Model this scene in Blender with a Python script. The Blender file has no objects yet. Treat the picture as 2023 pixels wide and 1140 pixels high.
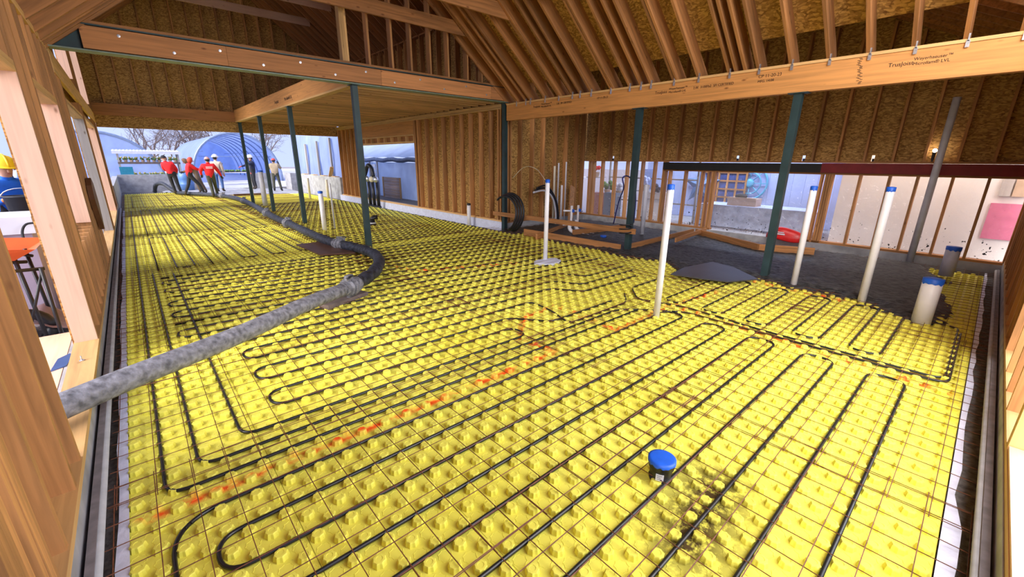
import bpy, bmesh, math, random
from mathutils import Vector, Matrix, Euler
random.seed(7)
C = bpy.context.scene.collection
SC = bpy.context.scene
PI = math.pi

# ------------------------------------------------------------------ camera
F_PX, YAW, PITCH, ROLL, H = 825.0, 0.7275, 0.2972, 0.0072, 1.72
CX, CY = 1011.5, 570.0
Fv = Vector((math.sin(YAW)*math.cos(PITCH), math.cos(YAW)*math.cos(PITCH), -math.sin(PITCH)))
Rv = Vector((math.cos(YAW), -math.sin(YAW), 0)); Uv = Rv.cross(Fv)
Rv, Uv = Rv*math.cos(ROLL)+Uv*math.sin(ROLL), Uv*math.cos(ROLL)-Rv*math.sin(ROLL)
cam = bpy.data.cameras.new('camera'); camo = bpy.data.objects.new('camera', cam); C.objects.link(camo)
cam.sensor_width = 36.0; cam.lens = 36.0*F_PX/2023.0; cam.clip_start = 0.05; cam.clip_end = 400
camo.matrix_world = Matrix(((Rv.x, Uv.x, -Fv.x, 0), (Rv.y, Uv.y, -Fv.y, 0), (Rv.z, Uv.z, -Fv.z, H), (0, 0, 0, 1)))
SC.camera = camo
def at(u, v, ax, c):            # where a sight line meets the plane x/y/z = c
    d = Fv+Rv*((u-CX)/F_PX)-Uv*((v-CY)/F_PX); o = Vector((0, 0, H))
    t = (c-o[ax])/d[ax]
    return o+d*t

# ------------------------------------------------------------------ light
w = bpy.data.worlds.new('sky'); SC.world = w; w.use_nodes = True
nt = w.node_tree; nt.nodes.clear()
bg = nt.nodes.new('ShaderNodeBackground'); wo = nt.nodes.new('ShaderNodeOutputWorld')
tc = nt.nodes.new('ShaderNodeTexCoord'); sx = nt.nodes.new('ShaderNodeSeparateXYZ')
cr = nt.nodes.new('ShaderNodeValToRGB')
nz = nt.nodes.new('ShaderNodeTexNoise'); nz.inputs['Scale'].default_value = 3.0; nz.inputs['Detail'].default_value = 4
mx = nt.nodes.new('ShaderNodeMixRGB'); mx.inputs[0].default_value = 0.15
nt.links.new(tc.outputs['Generated'], sx.inputs[0]); nt.links.new(sx.outputs['Z'], cr.inputs[0])
nt.links.new(tc.outputs['Generated'], nz.inputs['Vector'])
cr.color_ramp.elements[0].position = 0.0; cr.color_ramp.elements[0].color = (0.50, 0.60, 1.0, 1)
cr.color_ramp.elements[1].position = 0.7; cr.color_ramp.elements[1].color = (0.42, 0.54, 1.0, 1)
nt.links.new(cr.outputs[0], mx.inputs[1]); nt.links.new(nz.outputs['Fac'], mx.inputs[2])
nt.links.new(mx.outputs[0], bg.inputs[0]); bg.inputs[1].default_value = 1.12
nt.links.new(bg.outputs[0], wo.inputs[0])

def area(name, loc, direction, sx_, sy_, power, col=(1, 1, 1)):
    l = bpy.data.lights.new(name, 'AREA'); l.shape = 'RECTANGLE'; l.size = sx_; l.size_y = sy_; l.energy = power; l.color = col
    o = bpy.data.objects.new(name, l); C.objects.link(o); o.location = loc
    o.rotation_euler = Vector(direction).to_track_quat('-Z', 'Y').to_euler()
    return o
sl = bpy.data.lights.new('sun', 'SUN'); sl.energy = 6.5; sl.angle = math.radians(55); sl.color = (1.0, 0.93, 0.86)
so = bpy.data.objects.new('sun', sl); C.objects.link(so); so.rotation_euler = Vector((0.80, 0.12, -0.50)).to_track_quat('-Z', 'Y').to_euler()
# fill light added behind the camera, beyond the near wall, to brighten the hall
area('near_fill', (4.3, -1.5, 3.1), (0.0, 1.0, -0.42), 4.4, 4.8, 440, (1.0, 0.985, 0.97))
# ceiling lamp of the workshop behind the plastic windows
area('workshop_lamp', (10.98, 0.7, 2.9), (0.0, 0.0, -1.0), .6, 3.0, 72, (1.0, 0.92, 0.86)).rotation_euler = (0, math.radians(-12), 0)
area('workshop_sky_fill', (12.4, 5.0, 3.0), (0.0, 0.0, -1.0), .5, 5.0, 150, (0.72, 0.82, 1.0)).rotation_euler = (0, math.radians(-12), 0)  # added cool light, stands in for daylight in this half of the workshop

SC.view_settings.view_transform = 'Standard'
try: SC.view_settings.look = 'None'
except Exception: pass
SC.view_settings.exposure = 0.32; SC.view_settings.gamma = 1.0; SC.view_settings.use_curve_mapping = False
SC.cycles.max_bounces = 8; SC.cycles.diffuse_bounces = 5; SC.cycles.transparent_max_bounces = 16
SC.cycles.use_denoising = True
SC.cycles.sample_clamp_indirect = 6.0

# ------------------------------------------------------------------ materials
def newmat(name):
    m = bpy.data.materials.new(name); m.use_nodes = True
    n = m.node_tree; return m, n, n.nodes['Principled BSDF']
def N(nt, t, **kw):
    n = nt.nodes.new(t)
    for k, v in kw.items(): setattr(n, k, v)
    return n
def ramp(nt, a, b, p0=0.3, p1=0.7):
    r = N(nt, 'ShaderNodeValToRGB'); e = r.color_ramp.elements
    e[0].position = p0; e[0].color = (*a, 1); e[1].position = p1; e[1].color = (*b, 1); return r
def plain(name, col, rough=0.6, metal=0.0, var=0.12, scale=8.0, bump=0.0, spec=None):
    m, nt, b = newmat(name)
    no = N(nt, 'ShaderNodeTexNoise'); no.inputs['Scale'].default_value = scale; no.inputs['Detail'].default_value = 5
    t = N(nt, 'ShaderNodeTexCoord'); nt.links.new(t.outputs['Object'], no.inputs['Vector'])
    r = ramp(nt, [max(0, c*(1-var)) for c in col], [min(1, c*(1+var)) for c in col])
    nt.links.new(no.outputs['Fac'], r.inputs[0]); nt.links.new(r.outputs[0], b.inputs['Base Color'])
    b.inputs['Roughness'].default_value = rough; b.inputs['Metallic'].default_value = metal
    if spec is not None: b.inputs['Specular IOR Level'].default_value = spec
    if bump:
        bp = N(nt, 'ShaderNodeBump'); bp.inputs['Strength'].default_value = bump; bp.inputs['Distance'].default_value = 0.02
        nt.links.new(no.outputs['Fac'], bp.inputs['Height']); nt.links.new(bp.outputs[0], b.inputs['Normal'])
    return m
def wood(name, col, axis, dark=0.55):
    m, nt, b = newmat(name)
    t = N(nt, 'ShaderNodeTexCoord'); oi = N(nt, 'ShaderNodeObjectInfo')
    mp = N(nt, 'ShaderNodeMapping'); s = [26.0, 26.0, 26.0]; s[axis] = 1.3; mp.inputs['Scale'].default_value = s
    add = N(nt, 'ShaderNodeVectorMath', operation='MULTIPLY_ADD')
    cmb = N(nt, 'ShaderNodeCombineXYZ')
    for k in range(3): nt.links.new(oi.outputs['Random'], cmb.inputs[k])
    nt.links.new(cmb.outputs[0], add.inputs[0]); add.inputs[1].default_value = (37, 53, 71)
    nt.links.new(t.outputs['Object'], add.inputs[2]); nt.links.new(add.outputs[0], mp.inputs['Vector'])
    no = N(nt, 'ShaderNodeTexNoise'); no.inputs['Scale'].default_value = 1.0; no.inputs['Detail'].default_value = 6; no.inputs['Distortion'].default_value = 0.6
    nt.links.new(mp.outputs[0], no.inputs['Vector'])
    mp2 = N(nt, 'ShaderNodeMapping'); s2 = [7.0, 7.0, 7.0]; s2[axis] = 3.0; mp2.inputs['Scale'].default_value = s2
    nt.links.new(add.outputs[0], mp2.inputs['Vector'])
    vo = N(nt, 'ShaderNodeTexVoronoi'); vo.inputs['Scale'].default_value = 1.0; nt.links.new(mp2.outputs[0], vo.inputs['Vector'])
    kn = ramp(nt, (0.25, 0.12, 0.05), (1, 1, 1), 0.03, 0.13); nt.links.new(vo.outputs['Distance'], kn.inputs[0])
    r = ramp(nt, [c*dark for c in col], col, 0.3, 0.62); nt.links.new(no.outputs['Fac'], r.inputs[0])
    mul = N(nt, 'ShaderNodeMixRGB', blend_type='MULTIPLY'); mul.inputs[0].default_value = 0.75
    nt.links.new(r.outputs[0], mul.inputs[1]); nt.links.new(kn.outputs[0], mul.inputs[2])
    hs = N(nt, 'ShaderNodeHueSaturation'); nt.links.new(mul.outputs[0], hs.inputs['Color'])
    mr = N(nt, 'ShaderNodeMapRange'); mr.inputs['To Min'].default_value = 0.78; mr.inputs['To Max'].default_value = 1.2
    nt.links.new(oi.outputs['Random'], mr.inputs['Value']); nt.links.new(mr.outputs[0], hs.inputs['Value'])
    nt.links.new(hs.outputs[0], b.inputs['Base Color']); b.inputs['Roughness'].default_value = 0.7
    bp = N(nt, 'ShaderNodeBump'); bp.inputs['Strength'].default_value = 0.15; bp.inputs['Distance'].default_value = 0.004
    nt.links.new(no.outputs['Fac'], bp.inputs['Height']); nt.links.new(bp.outputs[0], b.inputs['Normal'])
    return m
FIR = (0.47, 0.205, 0.066)
WX, WY, WZ = wood('fir_x', FIR, 0), wood('fir_y', FIR, 1), wood('fir_z', (0.56, 0.265, 0.092), 2)
PALE = (0.72, 0.43, 0.17)
PX, PY, PZ = wood('pale_fir_x', PALE, 0, .75), wood('pale_fir_y', PALE, 1, .75), wood('pale_fir_z', PALE, 2, .75)
PINK = (0.80, 0.50, 0.36)
KX, KY, KZ = wood('jamb_x', PINK, 0, .85), wood('jamb_y', PINK, 1, .85), wood('jamb_z', PINK, 2, .85)
LVLY = wood('lvl_y', (0.64, 0.29, 0.085), 1, .72); LVLX = wood('lvl_x', (0.60, 0.26, 0.09), 0, .7)
GREYW = wood('weathered_wood', (0.42, 0.38, 0.36), 2, .8)
def osb_mat():
    m, nt, b = newmat('osb')
    g = N(nt, 'ShaderNodeNewGeometry')
    mp = N(nt, 'ShaderNodeMapping'); mp.inputs['Scale'].default_value = (24, 24, 60); mp.inputs['Rotation'].default_value = (0.2, 0.3, 0.3)
    nt.links.new(g.outputs['Position'], mp.inputs['Vector'])
    no = N(nt, 'ShaderNodeTexNoise'); no.inputs['Scale'].default_value = 4; no.inputs['Detail'].default_value = 3
    nt.links.new(g.outputs['Position'], no.inputs['Vector'])
    ad = N(nt, 'ShaderNodeVectorMath', operation='MULTIPLY_ADD'); nt.links.new(no.outputs['Color'], ad.inputs[0]); ad.inputs[1].default_value = (6, 6, 6)
    nt.links.new(mp.outputs[0], ad.inputs[2])
    vo = N(nt, 'ShaderNodeTexVoronoi'); vo.inputs['Scale'].default_value = 1.0; nt.links.new(ad.outputs[0], vo.inputs['Vector'])
    r = ramp(nt, (0.30, 0.15, 0.037), (0.66, 0.39, 0.115), 0.1, 0.9)
    sp = N(nt, 'ShaderNodeSeparateColor'); nt.links.new(vo.outputs['Color'], sp.inputs[0]); nt.links.new(sp.outputs[0], r.inputs[0])
    ed = ramp(nt, (1, 1, 1), (0.35, 0.25, 0.15), 0.55, 0.95); nt.links.new(vo.outputs['Distance'], ed.inputs[0])
    mul = N(nt, 'ShaderNodeMixRGB', blend_type='MULTIPLY'); mul.inputs[0].default_value = 0.8
    nt.links.new(r.outputs[0], mul.inputs[1]); nt.links.new(ed.outputs[0], mul.inputs[2]); nt.links.new(mul.outputs[0], b.inputs['Base Color'])
    b.inputs['Roughness'].default_value = 0.75
    return m
OSB = osb_mat()

def seg_mask(nt, pos, x0, y0, x1, y1, wdt, soft=0.02):
    """1 inside a capsule round the segment, in floor coordinates"""
    dx, dy = x1-x0, y1-y0; L2 = dx*dx+dy*dy
    rel = N(nt, 'ShaderNodeVectorMath', operation='SUBTRACT'); nt.links.new(pos, rel.inputs[0]); rel.inputs[1].default_value = (x0, y0, 0)
    dt = N(nt, 'ShaderNodeVectorMath', operation='DOT_PRODUCT'); nt.links.new(rel.outputs[0], dt.inputs[0]); dt.inputs[1].default_value = (dx/L2, dy/L2, 0)
    cl = N(nt, 'ShaderNodeClamp'); nt.links.new(dt.outputs['Value'], cl.inputs[0])
    sc = N(nt, 'ShaderNodeVectorMath', operation='SCALE'); sc.inputs[0].default_value = (dx, dy, 0); nt.links.new(cl.outputs[0], sc.inputs['Scale'])
    df = N(nt, 'ShaderNodeVectorMath', operation='SUBTRACT'); nt.links.new(rel.outputs[0], df.inputs[0]); nt.links.new(sc.outputs[0], df.inputs[1])
    ml = N(nt, 'ShaderNodeVectorMath', operation='MULTIPLY'); nt.links.new(df.outputs[0], ml.inputs[0]); ml.inputs[1].default_value = (1, 1, 0)
    ln = N(nt, 'ShaderNodeVectorMath', operation='LENGTH'); nt.links.new(ml.outputs[0], ln.inputs[0])
    mr = N(nt, 'ShaderNodeMapRange'); mr.inputs['From Min'].default_value = wdt+soft; mr.inputs['From Max'].default_value = wdt-soft
    nt.links.new(ln.outputs['Value'], mr.inputs['Value']); return mr.outputs[0]
def math_(nt, op, a, b=None):
    n = N(nt, 'ShaderNodeMath', operation=op)
    for i, x in enumerate((a, b)):
        if x is None: continue
        if isinstance(x, (int, float)): n.inputs[i].default_value = x
        else: nt.links.new(x, n.inputs[i])
    return n.outputs[0]
KNX, KNY = 0.08, 0.08
FX0, FY0 = -0.33, -0.195
def foam_mat():
    m, nt, b = newmat('yellow_foam')
    g = N(nt, 'ShaderNodeNewGeometry'); pos = g.outputs['Position']
    n1 = N(nt, 'ShaderNodeTexNoise'); n1.inputs['Scale'].default_value = 1.1; n1.inputs['Detail'].default_value = 6; nt.links.new(pos, n1.inputs['Vector'])
    r1 = ramp(nt, (0.80, 0.73, 0.085), (0.88, 0.83, 0.13), 0.3, 0.65); nt.links.new(n1.outputs['Fac'], r1.inputs[0])
    # fine dirt specks
    n2 = N(nt, 'ShaderNodeTexNoise'); n2.inputs['Scale'].default_value = 55; n2.inputs['Detail'].default_value = 6; n2.inputs['Roughness'].default_value = 0.75; nt.links.new(pos, n2.inputs['Vector'])
    spk = N(nt, 'ShaderNodeMapRange'); spk.inputs['From Min'].default_value = 0.62; spk.inputs['From Max'].default_value = 0.7
    nt.links.new(n2.outputs['Fac'], spk.inputs['Value'])
    n3 = N(nt, 'ShaderNodeTexNoise'); n3.inputs['Scale'].default_value = 0.6; n3.inputs['Detail'].default_value = 3; nt.links.new(pos, n3.inputs['Vector'])
    big = N(nt, 'ShaderNodeMapRange'); big.inputs['From Min'].default_value = 0.35; big.inputs['From Max'].default_value = 0.7
    nt.links.new(n3.outputs['Fac'], big.inputs['Value'])
    dirt = math_(nt, 'MULTIPLY', spk.outputs[0], math_(nt, 'ADD', math_(nt, 'MULTIPLY', big.outputs[0], 0.5), 0.2))
    # mud trodden in beside the drain
    q = at(1335, 1010, 2, 0.0); q2 = at(1410, 965, 2, 0.0)
    mud = seg_mask(nt, pos, q.x-.12, q.y-.12, q2.x, q2.y, 0.17, 0.12)
    n4 = N(nt, 'ShaderNodeTexNoise'); n4.inputs['Scale'].default_value = 14; n4.inputs['Detail'].default_value = 8; n4.inputs['Roughness'].default_value = 0.7; nt.links.new(pos, n4.inputs['Vector'])
    n4m = N(nt, 'ShaderNodeMapRange'); n4m.inputs['From Min'].default_value = 0.38; n4m.inputs['From Max'].default_value = 0.52; nt.links.new(n4.outputs['Fac'], n4m.inputs['Value'])
    sz = N(nt, 'ShaderNodeSeparateXYZ'); nt.links.new(pos, sz.inputs[0])
    low = N(nt, 'ShaderNodeMapRange'); low.inputs['From Min'].default_value = 0.03; low.inputs['From Max'].default_value = 0.004; low.inputs['To Min'].default_value = 0.25
    nt.links.new(sz.outputs['Z'], low.inputs['Value'])
    mudm = math_(nt, 'MULTIPLY', math_(nt, 'MULTIPLY', mud, n4m.outputs[0]), low.outputs[0])
    # wet concrete crumbs trodden in along the edge of the pour
    crb = seg_mask(nt, pos, 5.6, 3.6, 6.5, 0.6, 0.25, 0.7)
    n6 = N(nt, 'ShaderNodeTexNoise'); n6.inputs['Scale'].default_value = 16; n6.inputs['Detail'].default_value = 4; nt.links.new(pos, n6.inputs['Vector'])
    n6m = N(nt, 'ShaderNodeMapRange'); n6m.inputs['From Min'].default_value = 0.6; n6m.inputs['From Max'].default_value = 0.66; nt.links.new(n6.outputs['Fac'], n6m.inputs['Value'])
    crbm = math_(nt, 'MULTIPLY', crb, n6m.outputs[0])
    mix1 = N(nt, 'ShaderNodeMixRGB'); mix1.inputs[2].default_value = (0.075, 0.045, 0.013, 1)
    nt.links.new(math_(nt, 'MAXIMUM', dirt, mudm), mix1.inputs[0]); nt.links.new(r1.outputs[0], mix1.inputs[1])
    mix2 = N(nt, 'ShaderNodeMixRGB'); mix2.inputs[2].default_value = (0.05, 0.05, 0.05, 1)
    nt.links.new(crbm, mix2.inputs[0]); nt.links.new(mix1.outputs[0], mix2.inputs[1])
    # orange marking paint, broken by the gaps between knobs
    segs = [(-.27, 2.43, 2.68, 2.40), (2.68, 2.40, 2.62, 2.85), (2.62, 2.85, 3.1, 3.25), (3.1, 3.25, 3.65, 3.28), (3.65, 3.28, 3.55, 2.35),
            (3.55, 2.33, 4.75, 2.36), (4.75, 2.36, 4.47, -.16), (4.8, 2.35, 5.75, 2.22), (6.7, 2.1, 6.6, .7), (2.95, 7.6, 3.15, 5.9), (3.15, 5.9, 4.8, 5.2)]
    pm = None
    for s in segs:
        k = seg_mask(nt, pos, *s, 0.03, 0.02)
        pm = k if pm is None else math_(nt, 'MAXIMUM', pm, k)
    n5 = N(nt, 'ShaderNodeTexNoise'); n5.inputs['Scale'].default_value = 9; n5.inputs['Detail'].default_value = 3; nt.links.new(pos, n5.inputs['Vector'])
    n5m = N(nt, 'ShaderNodeMapRange'); n5m.inputs['From Min'].default_value = 0.42; n5m.inputs['From Max'].default_value = 0.6; nt.links.new(n5.outputs['Fac'], n5m.inputs['Value'])
    mix3 = N(nt, 'ShaderNodeMixRGB'); mix3.inputs[2].default_value = (0.95, 0.12, 0.015, 1)
    nt.links.new(math_(nt, 'MULTIPLY', pm, n5m.outputs[0]), mix3.inputs[0]); nt.links.new(mix2.outputs[0], mix3.inputs[1])
    nt.links.new(mix3.outputs[0], b.inputs['Base Color']); b.inputs['Roughness'].default_value = 0.55; b.inputs['Specular IOR Level'].default_value = 0.25
    # thin moulded grid between the knobs
    hs = []
    t = N(nt, 'ShaderNodeTexCoord'); so_ = N(nt, 'ShaderNodeSeparateXYZ'); nt.links.new(t.outputs['Object'], so_.inputs[0])
    for ax, pitch in (('X', KNX), ('Y', KNY)):
        fr = math_(nt, 'FRACT', math_(nt, 'ADD', math_(nt, 'DIVIDE', so_.outputs[ax], pitch), 0.5))
        d = math_(nt, 'ABSOLUTE', math_(nt, 'SUBTRACT', fr, 0.5))
        hs.append(math_(nt, 'LESS_THAN', d, 0.03))
    bp = N(nt, 'ShaderNodeBump'); bp.inputs['Strength'].default_value = 0.35; bp.inputs['Distance'].default_value = 0.002
    nt.links.new(math_(nt, 'MAXIMUM', hs[0], hs[1]), bp.inputs['Height']); nt.links.new(bp.outputs[0], b.inputs['Normal'])
    return m
FOAM = foam_mat()
CONC = plain('grey_concrete', (0.36, 0.36, 0.38), 0.85, var=.25, scale=5, bump=.3)
FOOT = plain('rough_footing', (0.13, 0.115, 0.11), 0.9, var=.5, scale=25, bump=.8)
def wet_mat():
    m, nt, b = newmat('wet_concrete')
    g = N(nt, 'ShaderNodeNewGeometry')
    no = N(nt, 'ShaderNodeTexNoise'); no.inputs['Scale'].default_value = 30; no.inputs['Detail'].default_value = 8; no.inputs['Roughness'].default_value = 0.7
    mp = N(nt, 'ShaderNodeMapping'); mp.inputs['Scale'].default_value = (1, .45, 1); mp.inputs['Rotation'].default_value = (0, 0, .5)
    nt.links.new(g.outputs['Position'], mp.inputs['Vector']); nt.links.new(mp.outputs[0], no.inputs['Vector'])
    r = ramp(nt, (0.010, 0.010, 0.012), (0.15, 0.148, 0.145), 0.42, 0.75); nt.links.new(no.outputs['Fac'], r.inputs[0]); nt.links.new(r.outputs[0], b.inputs['Base Color'])
    b.inputs['Roughness'].default_value = 0.55
    bp = N(nt, 'ShaderNodeBump'); bp.inputs['Strength'].default_value = 0.9; bp.inputs['Distance'].default_value = 0.02
    nt.links.new(no.outputs['Fac'], bp.inputs['Height']); nt.links.new(bp.outputs[0], b.inputs['Normal']); return m
WET = wet_mat()
PEX = plain('black_tube', (0.012, 0.012, 0.014), 0.35, var=.2)
RUST = plain('rusty_wire', (0.16, 0.055, 0.025), 0.7, .2, var=.4, scale=30)
STEEL = plain('green_black_steel', (0.022, 0.05, 0.055), 0.45, .1, var=.25, scale=4)
FLANGE = plain('primed_flange', (0.20, 0.26, 0.20), 0.5, .1, var=.15)
GALV = plain('galvanised', (0.62, 0.64, 0.70), 0.35, .8, var=.2, scale=40)
PVC = plain('white_pvc', (0.86, 0.84, 0.88), 0.35, var=.05)
CREAM = plain('cream_pipe', (0.75, 0.68, 0.52), 0.4, var=.06)
GREYP = plain('grey_conduit', (0.62, 0.62, 0.69), 0.4, var=.1)
BLUE = plain('blue_tape', (0.01, 0.11, 0.62), 0.45, var=.12, scale=20)
BLACK = plain('black_plastic', (0.012, 0.012, 0.016), 0.4, var=.2)
WHITE = plain('white_barrier', (0.72, 0.75, 0.92), 0.5, var=.1, scale=12, bump=.4)
RAILM = plain('grey_rail', (0.20, 0.18, 0.19), 0.8, var=.25, scale=14)
RAILW = plain('pale_foam_rod', (0.40, 0.40, 0.41), 0.7, var=.15, scale=10)
def translucent(name, col, var, scale, tr=.55):
    m = plain(name, col, .35, var=var, scale=scale, bump=.25); nt = m.node_tree; b = nt.nodes['Principled BSDF']; o = nt.nodes['Material Output']
    t = N(nt, 'ShaderNodeBsdfTranslucent'); nt.links.new(b.inputs['Base Color'].links[0].from_socket, t.inputs[0])
    x = N(nt, 'ShaderNodeMixShader'); x.inputs[0].default_value = tr; nt.links.new(b.outputs[0], x.inputs[1]); nt.links.new(t.outputs[0], x.inputs[2]); nt.links.new(x.outputs[0], o.inputs[0]); return m
GREENHOUSE = translucent('greenhouse_film', (0.46, 0.57, 0.90), .12, 1.2)
FILMLIGHT = translucent('pale_film', (0.56, 0.68, 0.93), .12, 1.5, .4)
HOOP = plain('hoop_pipe', (0.25, 0.32, 0.48), 0.4, .3)
RED = plain('red_hoodie', (0.75, 0.012, 0.02), 0.8, var=.15)
BROWN = plain('brown_jacket', (0.20, 0.115, 0.065), 0.85, var=.2)
TAN = plain('tan_jacket', (0.36, 0.29, 0.21), 0.85, var=.15)
NAVY = plain('navy_jacket', (0.012, 0.016, 0.05), 0.8, var=.2)
BLUEH = plain('blue_sweatshirt', (0.01, 0.14, 0.72), 0.8, var=.15)
DARK = plain('dark_trousers', (0.02, 0.02, 0.025), 0.85, var=.25)
OLIVE = plain('olive_trousers', (0.06, 0.062, 0.045), 0.85, var=.2)
SKIN = plain('skin', (0.55, 0.30, 0.21), 0.55, var=.06)
BOOT = plain('boots', (0.05, 0.035, 0.025), 0.6, var=.2)
HAT = plain('yellow_hard_hat', (0.85, 0.62, 0.02), 0.35, var=.05)
ORANGE = plain('orange_paint', (0.80, 0.13, 0.02), 0.45, var=.1)
GLOVE = plain('orange_glove', (0.75, 0.22, 0.04), 0.7, var=.1)
GRAVEL = plain('gravel', (0.30, 0.27, 0.29), 0.9, var=.7, scale=45, bump=1.0)
TARP = plain('brown_tarp', (0.20, 0.125, 0.13), 0.5, var=.25, scale=3, bump=.3)
TARPK = plain('black_tarp', (0.012, 0.013, 0.02), 0.3, var=.2, scale=3, bump=.3)
REDB = plain('red_beam_paint', (0.22, 0.012, 0.015), 0.6, var=.12)
BLKB = plain('black_beam_paint', (0.010, 0.009, 0.009), 0.6, var=.3)
SHOPW = plain('shop_white_wall', (0.82, 0.78, 0.76), 0.7, var=.04, scale=2)
SHOPB = plain('shop_daylit_wall', (0.46, 0.54, 0.84), 0.7, var=.06, scale=2)  # white wall with the bluish daylight on it put into the colour
PINKB = plain('pink_board', (0.62, 0.16, 0.28), 0.7, var=.08)
ROSE = plain('rose_panelling', (0.42, 0.20, 0.20), 0.7, var=.1)
STARM = plain('star_metal', (0.10, 0.19, 0.36), 0.45, .2, var=.3, scale=10)
WHEELM = plain('turquoise_metal', (0.12, 0.46, 0.66), 0.45, .2, var=.15)
GLASSD = plain('dark_blue_pane', (0.05, 0.09, 0.28), 0.2, var=.3, scale=8)
CARD = plain('cardboard', (0.50, 0.35, 0.25), 0.8, var=.12)
BAGR = plain('red_bag', (0.70, 0.02, 0.02), 0.35, var=.15)
BARK = plain('bark', (0.16, 0.12, 0.11), 0.9, var=.3)
LEAF = plain('leaf', (0.14, 0.26, 0.06), 0.7, var=.3)
YELF = plain('yellow_flower', (0.75, 0.62, 0.15), 0.7, var=.2)
ROOFM = plain('pale_sheet_roof', (0.72, 0.74, 0.80), 0.5, var=.08)
BROWNPLY = plain('brown_form_ply', (0.10, 0.045, 0.03), 0.45, var=.3, scale=6)
RUBBER = plain('muddy_rubber_hose', (0.030, 0.034, 0.050), 0.6, var=.9, scale=18, bump=.4)
PIPEM = plain('cement_crusted_pipe', (0.21, 0.21, 0.24), 0.7, .1, var=.55, scale=22, bump=.5)
FOAMY = plain('spray_foam', (0.75, 0.55, 0.16), 0.7, var=.15, scale=15, bump=.5)
LEATHER = plain('brown_leather', (0.16, 0.065, 0.025), 0.6, var=.2)
INK = plain('ink', (0.03, 0.015, 0.01), 0.8, var=.1)
LABELW = plain('label_paper', (0.75, 0.76, 0.85), 0.6, var=.03)
def film_mat():
    m = bpy.data.materials.new('clear_plastic_film'); m.use_nodes = True; nt = m.node_tree; nt.nodes.clear()
    o = N(nt, 'ShaderNodeOutputMaterial'); tr = N(nt, 'ShaderNodeBsdfTransparent'); gl = N(nt, 'ShaderNodeBsdfGlossy'); df = N(nt, 'ShaderNodeBsdfDiffuse')
    gl.inputs['Roughness'].default_value = 0.12; df.inputs['Color'].default_value = (0.8, 0.82, 0.9, 1); tr.inputs['Color'].default_value = (0.94, 0.95, 0.97, 1)
    g = N(nt, 'ShaderNodeNewGeometry'); no = N(nt, 'ShaderNodeTexNoise'); no.inputs['Scale'].default_value = 5; no.inputs['Detail'].default_value = 3; no.inputs['Distortion'].default_value = 1.5
    nt.links.new(g.outputs['Position'], no.inputs['Vector'])
    bp = N(nt, 'ShaderNodeBump'); bp.inputs['Strength'].default_value = 0.8; bp.inputs['Distance'].default_value = 0.08; nt.links.new(no.outputs['Fac'], bp.inputs['Height']); nt.links.new(bp.outputs[0], gl.inputs['Normal'])
    a = N(nt, 'ShaderNodeMixShader'); a.inputs[0].default_value = 0.16; nt.links.new(tr.outputs[0], a.inputs[1]); nt.links.new(df.outputs[0], a.inputs[2])
    b_ = N(nt, 'ShaderNodeMixShader'); b_.inputs[0].default_value = 0.07; nt.links.new(a.outputs[0], b_.inputs[1]); nt.links.new(gl.outputs[0], b_.inputs[2])
    # spatters of concrete
    n2 = N(nt, 'ShaderNodeTexNoise'); n2.inputs['Scale'].default_value = 20; n2.inputs['Detail'].default_value = 2; nt.links.new(g.outputs['Position'], n2.inputs['Vector'])
    sz = N(nt, 'ShaderNodeSeparateXYZ'); nt.links.new(g.outputs['Position'], sz.inputs[0])
    th = N(nt, 'ShaderNodeMapRange'); th.inputs['From Min'].default_value = 0.15; th.inputs['From Max'].default_value = 1.2; th.inputs['To Min'].default_value = 0.64; th.inputs['To Max'].default_value = 0.82
    nt.links.new(sz.outputs['Z'], th.inputs['Value'])
    sp = math_(nt, 'GREATER_THAN', n2.outputs['Fac'], th.outputs[0])
    dk = N(nt, 'ShaderNodeBsdfDiffuse'); dk.inputs['Color'].default_value = (0.03, 0.03, 0.03, 1)
    c_ = N(nt, 'ShaderNodeMixShader'); nt.links.new(sp, c_.inputs[0]); nt.links.new(b_.outputs[0], c_.inputs[1]); nt.links.new(dk.outputs[0], c_.inputs[2])
    nt.links.new(c_.outputs[0], o.inputs[0]); return m
FILM = film_mat()

# ------------------------------------------------------------------ builders
def link(name, me, mat=None, parent=None):
    if mat is not None and not me.materials: me.materials.append(mat)
    o = bpy.data.objects.new(name, me); C.objects.link(o)
    if parent is not None: o.parent = parent
    return o
def tag(o, label=None, cat=None, group=None, kind=None):
    if label: o['label'] = label
    if cat: o['category'] = cat
    if group: o['group'] = group
    if kind: o['kind'] = kind
    return o
def empty(name, loc, label, cat, group=None, rz=0.0, kind=None):
    o = bpy.data.objects.new(name, None); C.objects.link(o); o.location = loc; o.rotation_euler.z = rz; o.empty_display_size = .1
    return tag(o, label, cat, group, kind)
BOXC = {}
def boxmesh(dx, dy, dz, mat):
    k = (round(dx, 4), round(dy, 4), round(dz, 4), mat.name)
    if k in BOXC: return BOXC[k]
    x, y, z = dx/2, dy/2, dz/2
    v = [(-x, -y, -z), (x, -y, -z), (x, y, -z), (-x, y, -z), (-x, -y, z), (x, -y, z), (x, y, z), (-x, y, z)]
    f = [(3, 2, 1, 0), (4, 5, 6, 7), (0, 1, 5, 4), (1, 2, 6, 5), (2, 3, 7, 6), (3, 0, 4, 7)]
    me = bpy.data.meshes.new('box'); me.from_pydata(v, [], f); me.materials.append(mat); BOXC[k] = me; return me
def box(name, mat, x0, x1, y0, y1, z0, z1, parent=None, base=(0, 0, 0)):
    o = link(name, boxmesh(abs(x1-x0), abs(y1-y0), abs(z1-z0), mat), None, parent)
    o.location = ((x0+x1)/2-base[0], (y0+y1)/2-base[1], (z0+z1)/2-base[2]); return o
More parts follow.
